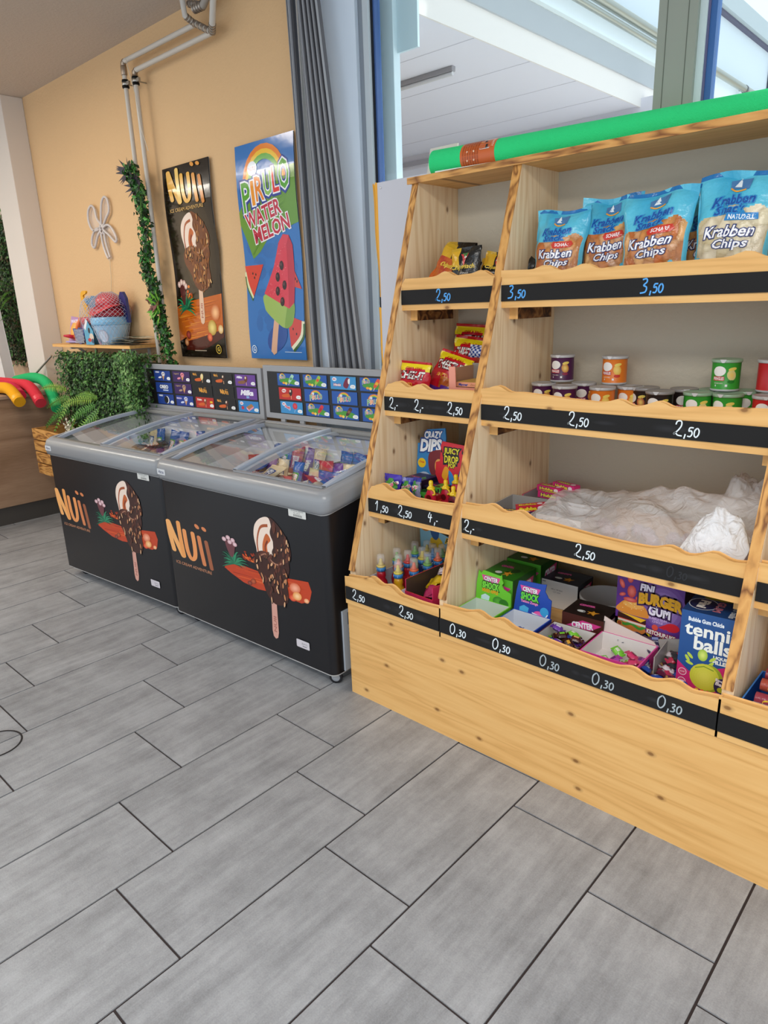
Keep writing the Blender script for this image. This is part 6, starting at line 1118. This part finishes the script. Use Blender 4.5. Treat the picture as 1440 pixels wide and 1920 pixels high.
m = MB(); pf2 = [(.22, 0), (.28, .4), (.33, .52), (.3, .7), (.24, .9), (.1, 1.02)]
def nf2(u, v):
    q = v*(len(pf2)-1); i = min(len(pf2)-2, int(q)); a = q-i; r = pf2[i][0]*(1-a)+pf2[i+1][0]*a; z = pf2[i][1]*(1-a)+pf2[i+1][1]*a; return ((r+.015)*math.cos(2*PI*u), (r+.015)*math.sin(2*PI*u), z)
net(m, nf2, 22, 12); m.build('net', t)
m = MB(); m.prism([(-.30, .34), (-.16, .28), (0, .36), (.16, .28), (.30, .34), (.2, .16), (.04, 0), (-.06, 0), (-.24, .18)], -.02, .05, '3a4c98', 'plastic'); net(m, lambda u, v: (-.24+.5*u, -.03, .02+.3*v), 12, 4, .004); tag(m.build('star_mould', loc=(-15.98, 7.27, TZ), rot=(0, 0, 0)), 'dark blue netted sand mould at the front edge of the plank', 'mould')
A = Art(); A.poly([(0, 0), (.7, 0), (.7, .55), (.1, .62)], 'b48ab8'); A.ell(.3, .3, .25, .2, 'e8a040', .5, 14, c2='f0c868'); A.ell(.35, .12, .18, .06, 'c8283c'); A.ell(.18, .14, .14, .05, 'b01c34'); A.text('WATER', .3, .5, .07, 'e8e0f4', w=.4, off=.04)
m = MB(); m.prism([(0, 0), (.7, 0), (.7, .55), (.1, .62)], 0, .05, '8a5a9a', 'card'); m.art(A, front()); m.lathe([(.03, 0), (.05, .3), (.03, .5), (0, .52)], n=12, col='e8783c', mat='plastic', M=rot_m(.42, -.07, .12, 0, .5)); m.lathe([(0, 0), (.14, .02), (.14, .06), (0, .09)], n=16, col='c8203c', M=rot_m(.25, -.1, .1)); m.box(.1, .6, -.12, -.02, 0, .035, 'a49ad0', 'plastic')
tag(m.build('water_toy_pack', loc=(-16.98, 7.42, TZ), rot=(-.18, 0, .05)), 'colourful toy pack with red and orange pieces at the left end of the plank', 'toy pack')
random.seed(3)
for k, (x, c1, c2, r, lb) in enumerate(((-14.05, 'c8c4b8', '8a9a78', .05, 'flat pale cellophane toy packet lying under the bucket'), (-13.95, 'd0ccc0', '4a7a3c', -.1, 'flat cellophane packet with green print on the plank'), (-13.75, 'b8b4a4', '2f4a2c', .12, 'topmost flat dark green cellophane packet at the right end of the plank'))):
    m = MB(); m.grid(lambda u, v: ((u-.5)*1.0, (v-.5)*.48, .03+.018*noise.noise(Vector((u*6+k*3, v*4, 0)))+.02*math.sin(PI*u)), 24, 10, lambda u, v: mixc(c1, c2, 1.0 if .3 < u < .7 and .3 < v < .8 else .1*abs(math.sin(u*30))), 'foil'); m.grid(lambda u, v: ((.5-u)*1.0, (v-.5)*.48, 0), 1, 1, c1, 'foil')
    tag(m.build('cellophane_packet', loc=(x, 7.40, TZ+.002+k*.055), rot=r), lb, 'packet')
# unlit acrylic palm sign with its cord
t = thing('palm_sign', 'unlit clear acrylic neon sign shaped like a palm tree on the peach wall', 'sign', (-15.2, 7.78, 5.8))
loops = [[(-.02, .66), (-.18, .60), (-.42, .62), (-.54, .80), (-.5, 1.0), (-.34, 1.10), (-.2, 1.02), (-.16, .84), (-.02, .70)], [(0, .66), (.06, .9), (.16, 1.12), (.30, 1.20), (.42, 1.12), (.42, .92), (.26, .80), (.1, .68)], [(-.04, .62), (-.28, .62), (-.46, .50), (-.54, .34), (-.46, .26), (-.36, .32), (-.24, .46), (-.08, .57)], [(.06, .62), (.28, .66), (.46, .56), (.58, .38), (.54, .30), (.42, .36), (.28, .46), (.1, .56)]]
m = MB()
for lp in loops: m.prism(spline(lp, 4), -.02, -.005, 'ffffff', 'acrylic')
m.prism([(-.1, .6), (.14, .6), (.16, .3), (.22, .0), (.05, -.04), (-.04, .2)], -.02, -.005, 'ffffff', 'acrylic'); m.build('clear_back', t)
m = MB()
for lp in loops: m.tube([(a, -.045, b) for a, b in spline(lp, 5)], .026, 'cdc4c0', 'plastic', 7)
m.tube([(a, -.045, b) for a, b in spline([(-.06, .52), (-.04, .3), (.04, .1), (.12, .0)], 5, False)], .026, 'cdc4c0', 'plastic', 7); m.tube([(a, -.045, b) for a, b in spline([(.08, .52), (.10, .3), (.16, .12), (.2, .02)], 5, False)], .026, 'cdc4c0', 'plastic', 7)
m.tube([(.0+.08*math.cos(k*PI/6), -.05, .60+.09*math.sin(k*PI/6)) for k in range(13)], .022, 'cdc4c0', 'plastic', 7); m.build('light_tube', t)
m = MB(); m.tube([(.12, -.02, 0), (.05, -.012, -.4), (-.12, -.012, -.9), (-.15, -.02, -1.5)], .006, 'd8c8a8', 'plastic', 5); m.build('cord', t)
# ================================================================ HEATING PIPES AND GARLAND
PC = 'c9c2b8'
def pipe_thing(label, x, top, y, xr, clampz):
    t = thing('heating_pipe', label, 'pipe', (x, y, 0)); m = MB(); m.tube([(0, 0, 0), (0, 0, top-.06)], .042, PC, 'satin', 14); m.build('riser', t)
    m = MB(); m.tube([(0, 0, top-.07), (.01, 0, top-.02), (.06, 0, top)], .05, 'a89888', 'metal', 14); m.lathe([(.05, top-.22), (.056, top-.2), (.056, top-.08), (.05, top-.06)], n=14, col='a89888', mat='metal'); m.build('elbow', t)
    m = MB(); m.tube([(.06, 0, top), (xr-x, 0, top)], .042, PC, 'satin', 14); m.build('horizontal_pipe', t)
    for z in clampz:
        m = MB(); m.lathe([(.06, z-.07), (.066, z-.06), (.066, z-.03)], n=14, col='1c1c1c', mat='metal', cap=True); m.lathe([(.062, z-.03), (.062, z+.03)], n=14, col='b8b4ac', mat='metal'); m.lathe([(.066, z+.03), (.06, z+.07)], n=14, col='1c1c1c', mat='metal'); m.tube([(0, .05, z), (0, 7.795-y, z)], .012, 'a8a49c', 'metal', 6); m.box(.05, .14, -.02, .02, z-.03, z+.03, 'a8a49c', 'metal'); m.build('clamp', t)
pipe_thing('left outer white heating pipe on the peach wall', -13.22, 9.06, 7.58, -10.85, (8.70, 5.30)); pipe_thing('right inner white heating pipe behind the leaf garland', -12.86, 8.84, 7.58, -10.42, (8.68,))
t = thing('pipe_joint', 'cluster of grey pipe fittings and bent pipes high on the peach wall', 'pipe fitting', (-10.7, 7.5, 8.8))
def rib(m, a, b, r, n):
    a = Vector(a); b = Vector(b)
    for k in range(n): p = a+(b-a)*(k/n); q = a+(b-a)*((k+.6)/n); m.tube([p, q], r*1.18, 'a49c94', 'metal', 12)
for nm, pts, r, c in (('bent_pipe', [(-.15, .08, .26), (-.15, -.1, .34), (-.17, -.12, .7)], .045, PC), ('cross_pipe', [(-.12, .05, .26), (.28, .05, .05)], .045, 'b0a89e'), ('bent_pipe', [(.28, .08, .04), (.42, 0, .12), (.58, -.05, .45), (.66, -.05, .69)], .05, PC), ('elbow_pipe', [(-.02, 0, .42), (.2, .02, .42), (.42, .05, .62), (.52, .1, .6)], .06, 'a0988e'), ('cross_pipe', [(-.15, 0, .52), (.12, 0, .44)], .045, 'b0a89e')):
    m = MB(); m.tube([(a, b, c_) for a, b, c_ in pts], r, c, 'satin', 12); rib(m, pts[0], pts[1], r, 4); m.build(nm, t)
random.seed(17)
t = thing('leaf_garland', 'artificial ivy and leaf garland wound around the heating pipes', 'garland', (-13.0, 7.5, 3.8))
gp_ = [(-.22, 3.5), (-.05, 3.1), (.02, 2.7), (.05, 2.2), (-.08, 1.8), (.02, 1.45), (.12, 1.1), (.18, .75), (.3, .3), (.42, -.25)]; gs = spline(gp_, 10, False)
m = MB(); m.tube([(a, 0, b) for a, b in gs], .012, '2a3a1a', 'leaf', 5); m.build('stem', t)
m = MB()
def gl_():
    i = random.randrange(len(gs)); a, b = gs[i]; q = random.uniform(0, 2*PI); r = random.uniform(.02, .15); return ((a+r*math.cos(q), -.05+r*math.sin(q)*.8, b+random.uniform(-.05, .05)), (math.cos(q), math.sin(q)-.5, .1))
leaves(m, 1500, gl_, .10, ['2f6a24', '1e4a18', '3c8030', '173514', '4a9a38'])
for k in range(26): a = random.uniform(0, 2*PI); p = Vector((.26, -.08, .95+random.uniform(-.15, .15))); d = Vector((math.cos(a), -.5, math.sin(a))); b_ = d.cross(Vector((0, 1, 0))).normalized()*.05; m.add([p, p+d*.12+b_, p+d*.26, p+d*.12-b_], [(0, 1, 2, 3)], '6aa82c' if k % 4 else '6a2a24', 'leaf')
m.build('ivy_leaves', t)
m = MB()
for (cx, cz) in ((-.25, 3.42), (-.02, 3.15)):
    for k in range(16): a = random.uniform(0, 2*PI); p = Vector((cx, -.05, cz)); d = Vector((math.cos(a), -.35, math.sin(a)*.8)); b_ = d.cross(Vector((0, 1, 0))).normalized()*.035; m.add([p, p+d*.14+b_, p+d*.32, p+d*.14-b_], [(0, 1, 2, 3)], '2a2230', 'leaf')
m.build('dark_rosette', t)
m = MB(); fern(m, (.1, -.08, 2.95), (.6, -.4, -.5), .75, '3f7a2c', .1, .09, 16, (0, 1, 0)); fern(m, (.15, -.1, 3.1), (.8, -.2, -.3), .4, '3f7a2c', .3, .06, 12, (0, 1, 0)); m.build('fern', t)
m = MB(); m.tube([(-12.98, 7.5, 9.05), (-12.9, 7.5, 8.8), (-12.78, 7.5, 8.4), (-12.74, 7.5, 7.9), (-12.66, 7.55, 7.5)], .006, 'd8d0c0', 'plastic', 5); tag(m.build('string'), 'thin pale string hanging from the upper heating pipe', 'string')
# ================================================================ POOL NOODLES ON THE COUNTER
def noodle(pts, c, lb, ring=None):
    t = thing('pool_noodle', lb, 'pool noodle', pts[0]); p0 = Vector(pts[0]); P = [Vector(p)-p0 for p in pts]
    sm_ = []
    for i in range(len(P)-1):
        a = P[max(0, i-1)]; b = P[i]; c_ = P[i+1]; d = P[min(len(P)-1, i+2)]
        for j in range(6): s = j/6; sm_.append(.5*(2*b+(c_-a)*s+(2*a-5*b+4*c_-d)*s*s+(3*b-a-3*c_+d)*s**3))
    sm_.append(P[-1]); m = MB(); m.tube(sm_, .125, c, 'foam', 24); m.build('foam_tube', t)
    if ring:
        k = ring; m = MB(); m.tube([sm_[0].lerp(sm_[1], .9)+(sm_[1]-sm_[0])*.0, sm_[2]], .128, 'd8783c' if c == '3ec878' else c, 'card', 24, cap=False); m.build('label_band', t)
noodle([(-16.30, 6.62, 2.62), (-17.0, 6.78, 3.10), (-18.0, 6.9, 3.22), (-19.2, 6.9, 3.1)], '2fbf74', 'bent green pool noodle hanging over the right end of the counter', 1)
noodle([(-16.35, 6.30, 2.78), (-17.0, 6.36, 3.11), (-18.0, 6.42, 3.12), (-19.2, 6.5, 3.1)], 'e03a4a', 'bright red pool noodle sticking out over the counter edge, in front of the green one', 1)
noodle([(-16.7, 6.02, 2.96), (-17.3, 6.1, 3.1), (-18.2, 6.15, 3.1), (-19.2, 6.19, 3.1)], 'd22c50', 'shorter dark red pool noodle between the yellow and the bright red one', 1)
noodle([(-16.35, 5.86, 2.86), (-17.0, 5.9, 3.11), (-18.0, 5.9, 3.09), (-19.2, 5.9, 3.09)], 'f0a81c', 'yellow pool noodle sticking out over the counter edge, nearest of the four', 1)
m = MB(); m.tube([(0, 0, 0), (1.0, .35, .72)], .025, 'a8a4a0', 'metal', 8); tag(m.build('metal_rod', loc=(-18.9, 7.0, 3.0)), 'thin grey rod leaning up from the counter beside the white pillar', 'rod')
